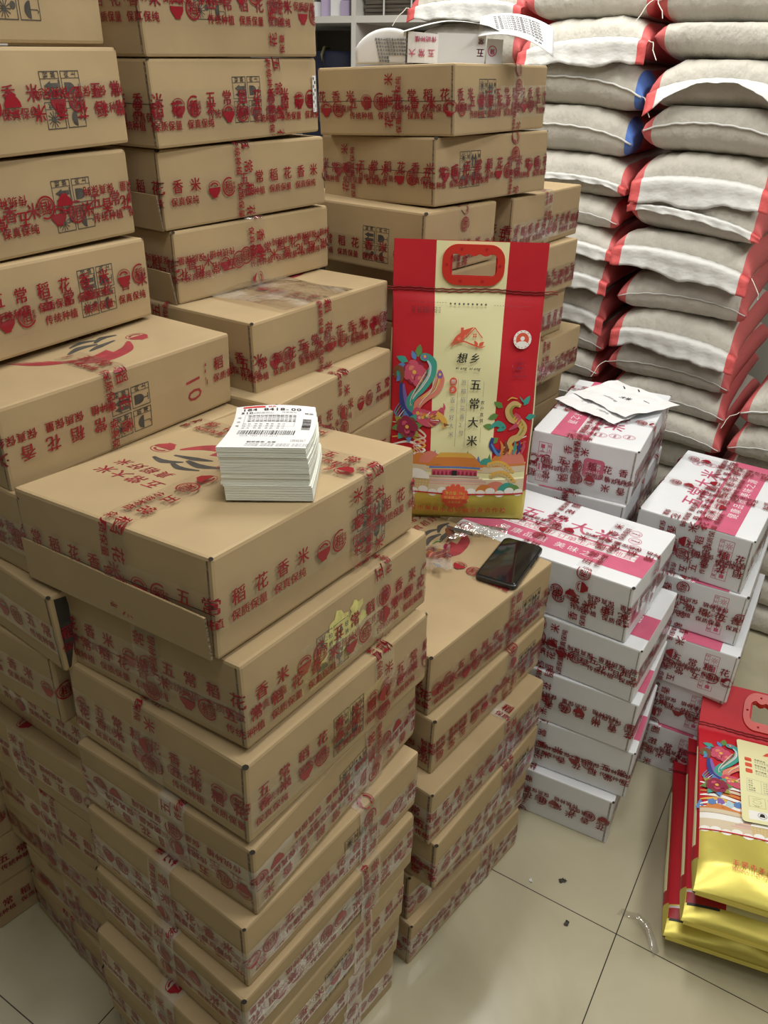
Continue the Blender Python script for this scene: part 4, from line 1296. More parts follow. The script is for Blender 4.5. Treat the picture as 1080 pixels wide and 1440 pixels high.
def front_print():
    rng = random.Random(5)
    L = []
    p = Pat()
    p.poly([(-.062, .060), (.071, .060), (.074, BH - .001), (-.068, BH - .001)], 'cream')
    p.rect(-BW / 2 + .001, .002, BW / 2 - .001, .067, 'gold')
    L.append(p)
    p = Pat()
    for q in range(4):
        p.stroke([(-.148, .165 + .016 * q), (-.110, .175 + .012 * q), (-.075, .160 + .010 * q), (-.100, .150 + .008 * q), (-.06, .140)], [.002, .005, .004, .003, .001], ('rice', 'amber', 'pinkline', 'sand')[q], 6)
        p.stroke([(.145, .170 + .012 * q), (.11, .160 + .010 * q), (.085, .158)], [.002, .004, .001], ('amber', 'orange', 'rice', 'brown')[q], 6)
    scene_art(p, .298, rng)
    L.append(p)
    p = Pat()
    bird_art(p, -.098, .185, 1.0, rng)
    coil_art(p, .100, .160, 1.05)
    p.rect(-.149, .0655, .149, .0685, 'bagred')
    L.append(p)
    p = Pat()
    # house mark
    p.poly([(-.033, .374), (-.022, .394), (-.012, .402), (-.012, .412), (-.006, .412), (-.006, .407), (.015, .414), (-.002, .395), (-.008, .386), (-.022, .384)], 'logo')
    p.stroke([(.000, .393), (.0165, .412), (.033, .393)], [.0022, .0030, .0018], 'logo')
    p.stroke([(-.030, .3745), (-.008, .385), (.012, .380), (.030, .375), (.040, .378)], [.001, .0025, .0030, .0025, .0006], 'logo', 5)
    leafy(p, .024, .377, .013, 125, 'logo'); leafy(p, .026, .377, .014, 40, 'logo')
    for q in ((.0135, .398), (.0175, .398), (.0135, .394), (.0175, .394)):
        p.rect(q[0], q[1], q[0] + .003, q[1] + .003, 'logo')
    p.text('想乡', -.018, .3445, .0215, 'black', pitch=.0265, shear=.18)
    p.text('xiang xiang', -.0185, .330, .0085, 'black', shear=.25)
    p.text('五常大米', .0135, .292, .0235, 'black', pitch=.0385, vertical=True)
    p.text('原粮稻花香2号', -.0050, .300, .0115, 'grey', bold=False, pitch=.0172, vertical=True)
    for q in range(2):
        p.disc(-.0215, .3055 - .0165 * q, .0078, 'logo')
    p.text('舌尖好大米', -.0270, .264, .0115, 'grey', bold=False, pitch=.0175, vertical=True)
    p.text('农户直供', .0385, .262, .0080, 'black', pitch=.0125, vertical=True)
    for x, y0, y1 in ((-.0112, .172, .310), (.0088, .172, .310), (.0425, .276, .308), (.0425, .182, .214)):
        p.line((x, y0), (x, y1), .0006, 'grey')
    for q in range(9):
        cx, cy = -.035 + .0088 * q, .4565
        p.poly([(cx + (.0030 if j % 2 == 0 else .0013) * math.sin(j * math.pi / 5), cy + (.0030 if j % 2 == 0 else .0013) * math.cos(j * math.pi / 5)) for j in range(10)], 'black')
    for q in range(14):
        p.rect(-.118 + .0055 * q, .4575, -.1148 + .0055 * q, .4582, 'black'); p.rect(.052 + .0055 * q, .4550, .0552 + .0055 * q, .4557, 'black')
    for q in range(3):
        p.text('地址：黑龙江省五常市 二零零八年', -.113, .4465 - .0042 * q, .0038, 'black', bold=False)
    # seals
    p.disc(.115, .392, .0185, 'rice'); p.disc(.115, .392, .0135, 'logo'); p.disc(.115, .383, .0118, 'rice', ry=.006); p.disc(.115, .394, .0045, 'rice')
    for q in range(12):
        a = R(20 + 28 * q)
        p.rect(.115 + .0160 * math.cos(a) - .0009, .392 + .0160 * math.sin(a) - .0009, .115 + .0160 * math.cos(a) + .0009, .392 + .0160 * math.sin(a) + .0009, 'logo')
    p.ring(.113, .340, .0135, .0142, 'deeprose'); p.stroke([(.104, .338), (.109, .334), (.113, .338), (.117, .334), (.122, .338)], [.001, .003, .004, .003, .001], 'deeprose', 4)
    p.text('品质', .108, .343, .006, 'deeprose'); p.text('品质保证优选', .101, .318, .0045, 'deeprose', pitch=.0052)
    # badge at the foot
    for k in range(14):
        p.disc(-.004 + .0255 * math.cos(2 * math.pi * k / 14), .062 + .0235 * math.sin(2 * math.pi * k / 14), .0058, 'logo', n=8)
    p.disc(-.004, .062, .0265, 'logo', ry=.0245, n=26)
    p.text('五常市美裕水稻种植专业合作社', -.118, .0225, .0145, 'logo', pitch=.0166)
    p.rect(-.118, .0185, .110, .0192, 'logo')
    L.append(p)
    p = Pat()
    p.text('想', -.0262, .3015, .0098, 'rice'); p.text('乡', -.0262, .2850, .0098, 'rice')
    p.text('净含量:5kg', -.004, .068, .0088, 'amber', center=True)
    p.rect(-.032, .058, .024, .0655, 'logo'); p.text('稻米核心产区', -.004, .0588, .0072, 'amber', center=True, pitch=.0078)
    p.text('五常大米', -.004, .0475, .0068, 'amber', center=True, pitch=.0072)
    L.append(p)
    return L


def back_print():
    rng = random.Random(8)
    L = []
    p = Pat()
    p.rect(-BW / 2 + .001, .002, BW / 2 - .001, .142, 'gold')
    L.append(p)
    p = Pat()
    q_ = Pat(); scene_art(q_, .298, rng, back=True)
    p.v = [(x, y + .074) for x, y in q_.v]; p.f = list(q_.f); p.m = list(q_.m); p.l = list(q_.l)
    p.bb = [((q[0], q[1] + .074, q[2], q[3] + .074), m, l_) for q, m, l_ in q_.bb]
    for q in range(6):
        p.stroke([(-.149, .215 + .013 * q), (-.11, .222 + .010 * q), (-.07, .212 + .012 * q), (-.04, .22 + .008 * q)], [.003, .010, .008, .002], ('rice', 'amber', 'rice', 'orange', 'sand', 'rice')[q], 6)
    for q in range(4):
        p.blob(-.125 + .018 * q, .222 + .004 * (q % 2), .009, ('blue', 'violet', 'sky', 'blue')[q], rng)
    L.append(p)
    p = Pat()
    bird_art(p, -.097, .248, 1.02, rng)
    p.rect(-.149, .1405, .149, .1435, 'bagred')
    L.append(p)
    p = Pat()
    p.rrect(-.066, .178, .118, .455, .009, 'cream')
    L.append(p)
    p = Pat()
    p.poly([(-.012, .4065), (-.001, .4220), (.004, .4235), (.004, .430), (.009, .430), (.009, .4255), (.030, .436), (.014, .4150), (.000, .4100)], 'logo')
    p.stroke([(.016, .412), (.031, .432), (.048, .412)], [.0022, .0030, .0018], 'logo')
    p.stroke([(-.008, .4065), (.012, .4130), (.034, .4080), (.055, .4080)], [.001, .0025, .0030, .0006], 'logo', 5)
    for q in range(3):
        p.rrect(-.053, .372 - .0205 * q, -.038, .386 - .0205 * q, .003, 'logo')
        p.text(('品质优选', '粒粒饱满', '香气浓郁')[q], -.032, .3815 - .0205 * q, .0058, 'black', pitch=.0062)
        p.text('五常大米传统种植保质保量稻花香米', -.032, .3762 - .0205 * q, .0042, 'grey', bold=False, pitch=.0052)
        p.text('传统种植保真保纯香米稻花', -.032, .3715 - .0205 * q, .0042, 'grey', bold=False, pitch=.0052)
    p.frame(-.052, .272, .105, .312, .0005, 'grey')
    for q in range(5):
        p.text(('品名', '产地', '等级', '净含量', '保质期')[q], -.049, .3045 - .0072 * q, .0048, 'black', bold=False, pitch=.005)
        p.text('五常大米稻花香米', -.018, .3045 - .0072 * q, .0048, 'grey', bold=False, pitch=.005)
        p.text('传统种植', .040, .3045 - .0072 * q, .0048, 'grey', bold=False, pitch=.005)
    p.rect(-.022, .272, -.0215, .312, 'grey')
    p.text('产品信息', .026, .316, .006, 'black', center=True, pitch=.0075); p.text('蒸煮方法', .026, .262, .006, 'black', center=True, pitch=.0075)
    for q in range(4):
        x = -.050 + .0395 * q
        p.frame(x, .226, x + .034, .258, .0006, 'olive')
        p.ring(x + .017, .243, .008, .0088, 'olive', 14, ys=.6); p.ring(x + .017, .236, .009, .0097, 'olive', 14, 180, 360, .6); p.line((x + .008, .251), (x + .026, .254), .0009, 'olive')
        p.text('淘洗', x + .010, .228, .0055, 'olive', bold=False)
    p.rect(-.052, .188, .110, .214, 'rice')
    p.ring(-.025, .202, .0085, .0093, 'black'); p.poly([(-.031, .198), (-.019, .198), (-.021, .207), (-.025, .209), (-.029, .207)], 'black')
    for q in range(9):
        p.rect(-.012 + .008 * q, .195, -.006 + .008 * q, .198 + .004 * abs(math.sin(q * 1.7)), 'black')
    p.text('五常市美裕水稻种植专业合作社', -.088, .056, .0140, 'logo', pitch=.0166)
    p.text('WUCHANGSHIMEIYUSHUIDAOZHONGZHI', -.088, .046, .0080, 'logo', bold=False)
    L.append(p)
    return L


def bag_surface(fill, wf, neck, bend=0.0, lump=0):
    """front/back skins of a filled pouch; x right, y towards the back, z up along its length"""
    def fn(s, t, side, off=0.0):
        s = np.asarray(s, float); t = np.asarray(t, float)
        v = np.clip(t / BH, 0, 1)
        u = np.clip(2 * s / BW, -1, 1)
        prof = np.clip(np.minimum(v / .10, 1), 0, 1) ** .6 * np.clip((neck - v) / (neck - .30), 0, 1) ** .62
        prof = np.where(v > neck, 0, prof)
        dep = fill * prof * (.42 + .58 * (1 - np.abs(u) ** 2.4) ** .8)
        dep = dep * (1 + .05 * np.sin(9 * v + 3 * u + lump) + .04 * np.sin(15 * v - 6 * u + lump))
        wid = 1 - (1 - wf) * np.clip(prof, 0, 1) ** .8
        x = s * wid
        cr = .0014 * np.sin(19 * v + 5 * u + lump) + .0009 * np.sin(8 * u + 14 * v + lump)
        y = side * (dep + np.where(prof > 0, cr * prof, 0) + .0016 + off)
        y = y + bend * np.clip(v - neck, 0, 1) ** 1.0 * 1.0
        return np.stack([x, y, t], -1)
    return fn


def rice_bag(mw, label, group, prints, fill, wf, lump, neck=.82, bend=0.0, side_print=True, prints_on=True, seam_fold=False):
    fn = bag_surface(fill, wf, neck, bend, lump)
    nu, nv = 61, 116
    mb = MB()
    ss = np.linspace(-BW / 2, BW / 2, nu); ts = np.linspace(0, BH, nv)
    S_, T_ = np.meshgrid(ss, ts, indexing='ij')
    hole = lambda i, j: False
    F_ = fn(S_, T_, -1); Bk = fn(S_, T_, 1)
    hx0, hx1, hz0, hz1 = -.040, .052, .508, .552
    # skins, leaving the hand hole open
    for G, flipit in ((F_, False), (Bk, True)):
        n = mb.n
        mb.v += [tuple(p) for p in G.reshape(-1, 3).tolist()]; mb.n += nu * nv
        for i in range(nu - 1):
            for j in range(nv - 1):
                cs, ct = (ss[i] + ss[i + 1]) / 2, (ts[j] + ts[j + 1]) / 2
                if hx0 + .004 < cs < hx1 - .004 and hz0 + .004 < ct < hz1 - .004:
                    continue
                q = (n + i * nv + j, n + (i + 1) * nv + j, n + (i + 1) * nv + j + 1, n + i * nv + j + 1)
                mb.f.append(q if not flipit else q[::-1]); mb.mi.append(mb.slot('gold' if ct < .066 else 'bagred'))
    # gusseted sides with a pale text strip
    for sd in (0, nu - 1):
        k = 7
        g = np.zeros((nv, k, 3))
        for j in range(nv):
            a_, b_ = F_[sd, j], Bk[sd, j]
            for q in range(k):
                t = q / (k - 1)
                w_ = a_ * (1 - t) + b_ * t
                w_[0] += (1 if sd else -1) * (.012 * math.sin(math.pi * t) * min(1, abs(b_[1] - a_[1]) / .05))
                g[j, q] = w_
        mb.grid(g, 'bagside', nv, k, lambda i, j: ('gold' if ts[i] < .066 else 'cream' if (j in (1, 2, 3, 4) and side_print and .10 < ts[i] < .40) else 'bagside'))
    # foot: folded gold seam
    mb.add([(-BW / 2 * wf, -.006, -.001), (BW / 2 * wf, -.006, -.001), (BW / 2 * wf, .006, -.001), (-BW / 2 * wf, .006, -.001)], [(3, 2, 1, 0)], 'gold')
    zb = 0.0
    if prints_on:
        for li, p in enumerate(prints):
            dd = p.diced(.005)
            mb.pat(dd, lambda s, t, z: fn(s, t, -1, .0004 + zb + z), keep=lambda s, t: ~((s > hx0) & (s < hx1) & (t > hz0) & (t < hz1)), step=.00010)
            zb += .00010 * (max(dd.l) + 1)
    root = mb.build('rice_bag', mw=mw, smooth=True)
    tag(root, label, 'bag', group)
    # moulded handle
    mh = MB()
    def loop(w, h, r, n=8, grip=False):
        out = []
        for cx, cz, a0 in ((w - r, -h + r, -90), (w - r, h - r, 0), (-w + r, h - r, 90), (-w + r, -h + r, 180)):
            for q in range(n + 1):
                a = R(a0 + 90 * q / n)
                out.append((cx + r * math.cos(a), cz + r * math.sin(a)))
            if grip and a0 == 0:
                for q in range(1, 16):
                    t = q / 16
                    out.append((w - r - (2 * w - 2 * r) * t, h - .0030 * abs(math.sin(3 * math.pi * t)) * 1.6))
        return out
    cx_, cz_ = .006, .530
    outer = loop(.061, .0385, .030)
    inner = loop(.046, .0215, .012, grip=True)
    m_ = len(outer)
    for side in (-1, 1):
        oo = Pat()
        import mathutils
        tri = geometry.tessellate_polygon([[Vector((x, z, 0)) for x, z in outer], [Vector((x, z, 0)) for x, z in inner[::-1]]])
        allp = outer + inner[::-1]
        yb = bend * np.clip(np.array([(cz_ + z) / BH - neck for x, z in allp]), 0, 1)
        pts = [(cx_ + x, side * .0065 + yy, cz_ + z) for (x, z), yy in zip(allp, yb)]
        mh.add(pts, [t if side > 0 else t[::-1] for t in tri], 'handle')
    for ring_, inv in ((outer, False), (inner, True)):
        n_ = len(ring_)
        vs = []
        for x, z in ring_:
            yy = bend * max(0, (cz_ + z) / BH - neck)
            vs += [(cx_ + x, -.0065 + yy, cz_ + z), (cx_ + x, .0065 + yy, cz_ + z)]
        mh.add(vs, [(2 * q, 2 * ((q + 1) % n_), 2 * ((q + 1) % n_) + 1, 2 * q + 1) for q in range(n_)], 'handle')
    ho = mh.build('handle', root)
    for q, (x, z) in enumerate(((-.052, 0), (.052, 0), (-.024, .030), (.024, .030), (-.024, -.030), (.020, -.030))):
        mr = MB()
        yy = bend * max(0, (cz_ + z) / BH - neck)
        n8 = [(cx_ + x + .0028 * math.cos(k * math.pi / 4), cz_ + z + .0028 * math.sin(k * math.pi / 4)) for k in range(8)]
        mr.add([(u, yy - .0074, w) for u, w in n8] + [(u, yy + .0074, w) for u, w in n8], [tuple(range(8)), tuple(range(15, 7, -1))] + [(k, k + 8, (k + 1) % 8 + 8, (k + 1) % 8) for k in range(8)], 'bagside')
        mr.build('rivet', ho)
    # double chain stitch across the neck
    mt = MB()
    for row in range(2):
        zz = .4795 + .0048 * row
        pts = [(-BW / 2 - .012 + .0065 * k, -.0036 - .0008 * (k % 2) + bend * max(0, zz / BH - neck), zz + .0008 * math.sin(k * 1.9 + row) + .0012 * math.sin(k * .25)) for k in range(int((BW + .05) / .0065))]
        mt.tube(pts, .0011, 'thread', 5)
    mt.build('stitching', root)
    return root


FP, BP = front_print(), back_print()
# upright bag, leaning back against the brown cartons
up0 = Vector((0.1545, 1.530, 0.7625))
axz = Vector((0.000, 0.072, 0.572)).normalized()
axx = Vector((1, -0.035, 0)).normalized()
axy = axz.cross(axx).normalized()
axx = axy.cross(axz).normalized()
mw = Matrix((( axx.x, axy.x, axz.x, up0.x), (axx.y, axy.y, axz.y, up0.y), (axx.z, axy.z, axz.z, up0.z), (0, 0, 0, 1)))
rice_bag(mw, 'red and cream rice bag standing upright, leaning on the brown cartons', None, FP, .040, .955, 1)

# three bags lying on the floor, backs up, feet towards the camera
lie = Vector((math.cos(R(70.4)), math.sin(R(70.4)), 0))
acr = Vector((math.cos(R(-19.6)), math.sin(R(-19.6)), 0))
lab3 = ['topmost lying rice bag, back print and gold foot showing', 'middle rice bag of the three lying on the floor', 'lowest rice bag of the three lying on the floor']
for i, (px, py, pz, fill, tilt) in enumerate(((0.630, 1.018, 0.216, .038, 1.0), (0.622, 1.012, 0.132, .041, 0.5), (0.610, 1.036, 0.046, .043, 0.0))):
    zz = (lie * math.cos(R(tilt)) + Vector((0, 0, math.sin(R(tilt))))).normalized()
    xx = acr.copy()
    yy = zz.cross(xx).normalized()
    o_ = Vector((px, py, pz)) + xx * (BW / 2)
    m_ = Matrix(((xx.x, yy.x, zz.x, o_.x), (xx.y, yy.y, zz.y, o_.y), (xx.z, yy.z, zz.z, o_.z), (0, 0, 0, 1)))
    r_ = rice_bag(m_, lab3[i], 'rice bags lying on the floor', BP, fill, .965, 3 + i * 2, bend=-.40 if i == 0 else 0.0, prints_on=(i == 0))
    if i:
        # printed foot seam that shows in front of the bag above
        mb = MB()
        f_ = bag_surface(fill, .965, .82, 0, 3 + i * 2)
        for x0, x1, m in ((-.149, -.072, 'bagside'), (-.072, .149, 'cream')):
            p = Pat(); p.rect(x0, .034, x1, .056, m); p.rect(x0, .056, x1, .061, 'silver')
            mb.pat(p.diced(.005), lambda s, t: f_(s, t, -1, .0007))
        p = Pat(); p.rect(-.146, .029, -.083, .034, 'black')
        mb.pat(p.diced(.005), lambda s, t: f_(s, t, -1, .0006))
        mb.build('printed_foot', r_, smooth=True)

# ------------------------------------------------------------------ label pad on the front stack
f1 = F[0]
top_m = pose(*f1[:4], f1[4], f1[5], f1[7], f1[8])


def on_plane(m, h, wx, wy):
    """point of a tilted lid above world (x, y)"""
    n = (m.to_3x3() @ Vector((0, 0, 1))).normalized()
    p0 = m @ Vector((0, 0, h))
    return Vector((wx, wy, p0.z - (n.x * (wx - p0.x) + n.y * (wy - p0.y)) / n.z))


LW, LL_, LH = .107, .152, .068
pc = on_plane(top_m, f1[6] + .0012, -.1425, .930)
zz = (top_m.to_3x3() @ Vector((0, 0, 1))).normalized()
xx = Vector((.1068, .0014, 0)); xx = (xx - zz * xx.dot(zz)).normalized()
yy = zz.cross(xx)
m_ = Matrix(((xx.x, yy.x, zz.x, pc.x), (xx.y, yy.y, zz.y, pc.y), (xx.z, yy.z, zz.z, pc.z), (0, 0, 0, 1)))
mb = MB()
rng = random.Random(3)
lv = []
zc = 0
while zc < LH - .0005:
    t = rng.uniform(.0022, .0042)
    t = min(t, LH - zc)
    if zc < .020:
        dx, dy = .0035 * (1 - zc / .02) * .4, -.0015
    else:
        dx, dy = -.0025 + rng.uniform(-.0006, .0006), rng.uniform(-.0006, .0006)
    if .018 < zc < .024:
        dx -= .001
    dx += -.010 * max(0, zc / LH - .3) ** 2
    lv.append((zc, zc + t, dx, dy))
    zc += t


def bow(x, y, z):      # the far end of the pad rises and bows sideways
    t = (y + LL_ / 2) / LL_
    return (x + .006 * math.sin(math.pi * min(1, t * 1.0)) * z / LH, y, z + .006 * t * t * (z / LH) * (1 - (2 * x / LW) ** 2 * .6))


for (z0_, z1_, dx, dy) in lv:
    ny = 7
    for (x0, x1) in ((-LW / 2, LW / 2),):
        vs, fs = [], []
        for k in range(ny):
            y = -LL_ / 2 + LL_ * k / (ny - 1)
            for q, x in enumerate((x0, 0, x1)):
                vs.append(bow(x + dx, y + dy, z0_ + .00035)); vs.append(bow(x + dx, y + dy, z1_))
        for k in range(ny - 1):
            i = 6 * k; j = i + 6
            fs += [(i, j, j + 1, i + 1)[::-1], (i + 4, i + 5, j + 5, j + 4)[::-1], (i + 1, j + 1, j + 3, i + 3)[::-1], (i + 3, j + 3, j + 5, i + 5)[::-1]]
        fs += [(0, 1, 3, 2)[::-1], (2, 3, 5, 4)[::-1]]
        e = 6 * (ny - 1)
        fs += [(e, e + 2, e + 3, e + 1)[::-1], (e + 2, e + 4, e + 5, e + 3)[::-1]]
        mb.add(vs, fs, 'paperedge')
pad = mb.build('shipping_label_pad', mw=m_)
tag(pad, 'thick pad of printed white shipping labels on the tall front stack', 'label pad')
mb = MB()
ltop = lv[-1]
g = np.array([[bow(-LW / 2 + LW * i / 8 + ltop[2], -LL_ / 2 + LL_ * j / 10 + ltop[3], LH + .0004) for j in range(11)] for i in range(9)])
mb.grid(g, 'paper', 9, 11)
p = Pat()
p.rect(-.044, .0665, -.014, .0725, 'labelred'); p.text('快件', -.010, .0675, .0055, 'labelred')
p.text('184', -.045, .055, .0125, 'black'); p.text('8418-00', -.016, .055, .0130, 'black')
p.text('510-', -.046, .0445, .0098, 'black'); p.text('配送中心', -.026, .0455, .006, 'grey', bold=False); p.text('运单编号', .008, .0475, .005, 'grey', bold=False)
for q in range(4):
    p.text('收件地址传统种植稻花香米', -.036, .034 - .0062 * q, .0052, 'black' if q in (0, 3) else 'grey', bold=q in (0, 3), pitch=.0053)
p.frame(-.040, -.001, .026, .041, .0004, 'grey')
for q in range(3):
    p.text('品名 数量 重量 备注', -.040, .0055 - .0075 * q, .0045, 'grey', bold=False, pitch=.0062)
    p.text(('寄', '收', '签')[q], -.049, .028 - .015 * q, .005, 'grey')
x = -.041
rb = random.Random(4)
while x < .030:
    w_ = rb.choice((.0006, .0010, .0016))
    p.rect(x, -.031, x + w_, -.0165, 'black'); x += w_ + rb.choice((.0006, .0010, .0014))
y = -.012
while y < .026:
    w_ = rb.choice((.0006, .0010, .0014))
    p.rect(.036, y, .047, y + w_, 'black'); y += w_ + rb.choice((.0006, .0010))
p.text('货品', .038, .044, .006, 'black'); p.text('8418 1005 5147 2218', -.036, -.037, .0045, 'grey', bold=False)
p.frame(.030, -.0545, .048, -.0475, .0004, 'grey'); p.text('已验视', .0315, -.0532, .0048, 'grey', bold=False)
p.text('稻花香米 五常', -.022, -.0585, .0055, 'black'); 
for q in range(2):
    p.text('传统种植 保质保量 保真保纯 五常大米稻花香', -.022, -.0650 - .0055 * q, .0040, 'grey', bold=False, pitch=.0042)
mb.pat(p.diced(.012), lambda s, t: np.array([bow(a_ + ltop[2], b_ + ltop[3], LH + .0008) for a_, b_ in zip(s, t)]))
mb.build('top_label', pad)

# ------------------------------------------------------------------ phone
m1 = Mst[0]
m1m = pose(*m1[:4], m1[4], m1[5], m1[7], m1[8])
pc = on_plane(m1m, m1[6], .2545, 1.3405)
ph_m = Matrix.Translation(pc + Vector((0, 0, .0006))) @ Matrix.Rotation(R(62.5), 4, 'Z')


def slab(l, w, t, r, m, z0=0.0):
    mb = MB()
    pts = []
    for cx, cy, a0 in ((l / 2 - r, -w / 2 + r, -90), (l / 2 - r, w / 2 - r, 0), (-l / 2 + r, w / 2 - r, 90), (-l / 2 + r, -w / 2 + r, 180)):
        pts += [(cx + r * math.cos(R(a0 + 15 * k)), cy + r * math.sin(R(a0 + 15 * k))) for k in range(7)]
    n = len(pts)
    prof = ((1 - .0012 / (w / 2), 0), (1, .0015), (1, t - .0015), (1 - .0012 / (w / 2), t))
    vs = [(x * s, y * s, z0 + z) for s, z in prof for x, y in pts]
    fs = [(k * n + i, k * n + (i + 1) % n, (k + 1) * n + (i + 1) % n, (k + 1) * n + i) for k in range(3) for i in range(n)]
    fs += [tuple(range(n))[::-1], tuple(3 * n + i for i in range(n))]
    mb.add(vs, fs, m)
    return mb


o = slab(.170, .084, .0105, .012, 'phoneframe').build('mobile_phone', mw=ph_m)
tag(o, 'black mobile phone lying face up on the brown carton', 'phone')
slab(.164, .078, .0016, .010, 'phone', .0100).build('screen', o)
mb = MB(); mb.box(.005, .030, -.0432, -.0418, .004, .0072, 'phoneframe'); mb.box(.038, .050, -.0432, -.0418, .004, .0072, 'phoneframe'); mb.build('side_button', o)

# ------------------------------------------------------------------ torn wrapper beside the phone
zt = on_plane(m1m, m1[6], .17, 1.42).z + .0015
wr = empty('torn_wrapper', Matrix.Translation((.165, 1.415, zt)))
tag(wr, 'crumpled clear plastic wrapper with a dark label on the phone carton', 'wrapper')
mb = MB()
n = 14
g = np.zeros((n, 9, 3))
for i in range(n):
    for j in range(9):
        U, V = i / (n - 1), j / 8
        g[i, j] = (-.03 + .125 * U, .012 + .030 * U - .020 + .045 * V, .002 + .020 * abs(math.sin(3.2 * V + 4 * U)) * (1 - .4 * U) + .006 * math.sin(13 * U + 9 * V) ** 2)
mb.grid(g, 'wrap', n, 9)
mb.build('clear_film', wr, smooth=True)
mb = MB()
g = np.zeros((5, 6, 3))
for i in range(5):
    for j in range(6):
        g[i, j] = (-.034 + .016 * i / 4 + .004 * math.sin(j), .004 + .010 * i / 4 - .004 * math.sin(2.0 * j / 5), .001 + .034 * j / 5)
mb.grid(g, 'brown', 5, 6)
g = g.copy(); g[:, :, 2] = .0335 + .003 * g[:, :, 2]; g[:, :, 0] = -.034 + np.linspace(0, .055, 6)[None, :] + np.zeros((5, 1)); g[:, :, 1] = .004 + np.linspace(0, .014, 5)[:, None] + .004 * np.linspace(0, 1, 6)[None, :]
g[:, :, 2] -= np.linspace(0, .018, 6)[None, :]
mb.grid(g, 'ink', 5, 6)
mb.build('dark_label', wr, solid=.0008)
zt2 = on_plane(m1m, m1[6], .10, 1.36).z + .0012
sc = empty('plastic_scrap', Matrix.Translation((.103, 1.352, zt2)))
tag(sc, 'small printed plastic scrap with leaf shapes beside the front stack', 'scrap')
rng = random.Random(9)
mb = MB()
g = np.zeros((8, 8, 3))
for i in range(8):
    for j in range(8):
        g[i, j] = (-.035 + .07 * i / 7, -.045 + .09 * j / 7, .002 + .008 * abs(math.sin(2.1 * i + 1.3 * j)))
mb.grid(g, 'wrap', 8, 8)
mb.build('clear_film', sc, smooth=True)
mb = MB()
for (x, y, r_, m, a_) in ((0.005, .040, .016, 'leaf', 20), (.030, .020, .012, 'deeprose', 90), (.010, .012, .010, 'amber', 10), (.028, -.004, .013, 'grey', -40), (-.004, -.012, .012, 'coral', 60), (.008, -.034, .022, 'grey', -60), (-.012, .002, .010, 'orange', 0)):
    p = Pat(); leafy(p, x - r_ / 2, y, r_ * 1.3, a_, m)
    mb.add([(u, v, .0105 + .002 * k) for k, (u, v) in enumerate(p.v)], p.f, m)
mb.build('leaf_print', sc, solid=.0006)

# ------------------------------------------------------------------ crumpled papers on the white carton
w1 = W1[0]
w1m = pose(*w1[:4], w1[4], w1[5], w1[7], w1[8])


def crumpled(name, pts, label, group, seed, lift, marks, n=14):
    """pts: four world xy corners in order"""
    rng = random.Random(seed)
    ph_ = [rng.uniform(0, 6) for _ in range(6)]
    P = [Vector((*p, 0)) for p in pts]
    c = sum(P, Vector()) / 4
    z = on_plane(w1m, w1[6], c.x, c.y).z

    def sf(u, v):
        q = (P[0] * (1 - u) + P[1] * u) * (1 - v) + (P[3] * (1 - u) + P[2] * u) * v
        zz_ = lift + .0045 * abs(math.sin(5 * u + 3 * v + ph_[0])) + .003 * abs(math.sin(9 * v - 4 * u + ph_[1])) + .0025 * abs(math.sin(13 * u + ph_[2] + 6 * v))
        zz_ += .010 * max(0, u - .7) * (1 - v) + .012 * max(0, .25 - u) * v
        return (q.x - c.x, q.y - c.y, zz_)
    mb = MB()
    mb.grid(np.array([[sf(i / (n - 1), j / (n - 1)) for j in range(n)] for i in range(n)]), 'paper', n, n)
    p = Pat()
    for (u, v, t, s_, m, b_) in marks:
        p.text(t, u, v, s_, m, bold=b_)
    if p.v:
        mb.pat(p, lambda s, t: np.array([tuple(np.array(sf(a_, b_)) + np.array([0, 0, .0008])) for a_, b_ in zip(s, t)]))
    o = mb.build(name, mw=Matrix.Translation((c.x, c.y, z)))
    return tag(o, label, 'paper', group)


crumpled('crumpled_paper', [(.448, 2.008), (.566, 1.842), (.715, 1.965), (.600, 2.125)], 'crumpled white sheet with black handwriting, lower of the two on the white carton', 'crumpled papers on the white carton', 21, .0022,
         [(.34, .55, '万米', .09, 'black', True), (.52, .40, '收据', .085, 'black', True), (.2, .3, '五常大米', .05, 'grey', False), (.2, .42, '稻花香米', .05, 'grey', False), (.55, .2, '传统种植', .05, 'grey', False)])
crumpled('crumpled_paper', [(.505, 2.055), (.600, 1.870), (.772, 1.975), (.652, 2.160)], 'crumpled white sheet with small ink blots, upper of the two on the white carton', 'crumpled papers on the white carton', 22, .0085,
         [(.15, .78, '丶', .16, 'black', True), (.36, .84, '丶', .14, 'black', True), (.70, .62, '一', .10, 'black', True), (.42, .5, '大米', .09, 'black', True), (.3, .3, '保质保量', .06, 'grey', False)])

# ------------------------------------------------------------------ papers on the back stack
r1 = Rr[0]
r1m = pose(*r1[:4], r1[4], r1[5], r1[7], r1[8])
# curled sheet with small print
pc = on_plane(r1m, r1[6], -.035, 1.840)
mb = MB()
n = 18
g = np.zeros((n, 6, 3))
for i in range(n):
    a_ = R(-100 + 235 * i / (n - 1))
    for j in range(6):
        g[i, j] = (.034 * math.sin(a_) * (1 - .12 * j / 5) - .0, .03 - .075 * (1 - j / 5) + .012 * math.cos(a_), .036 + .034 * math.cos(a_))
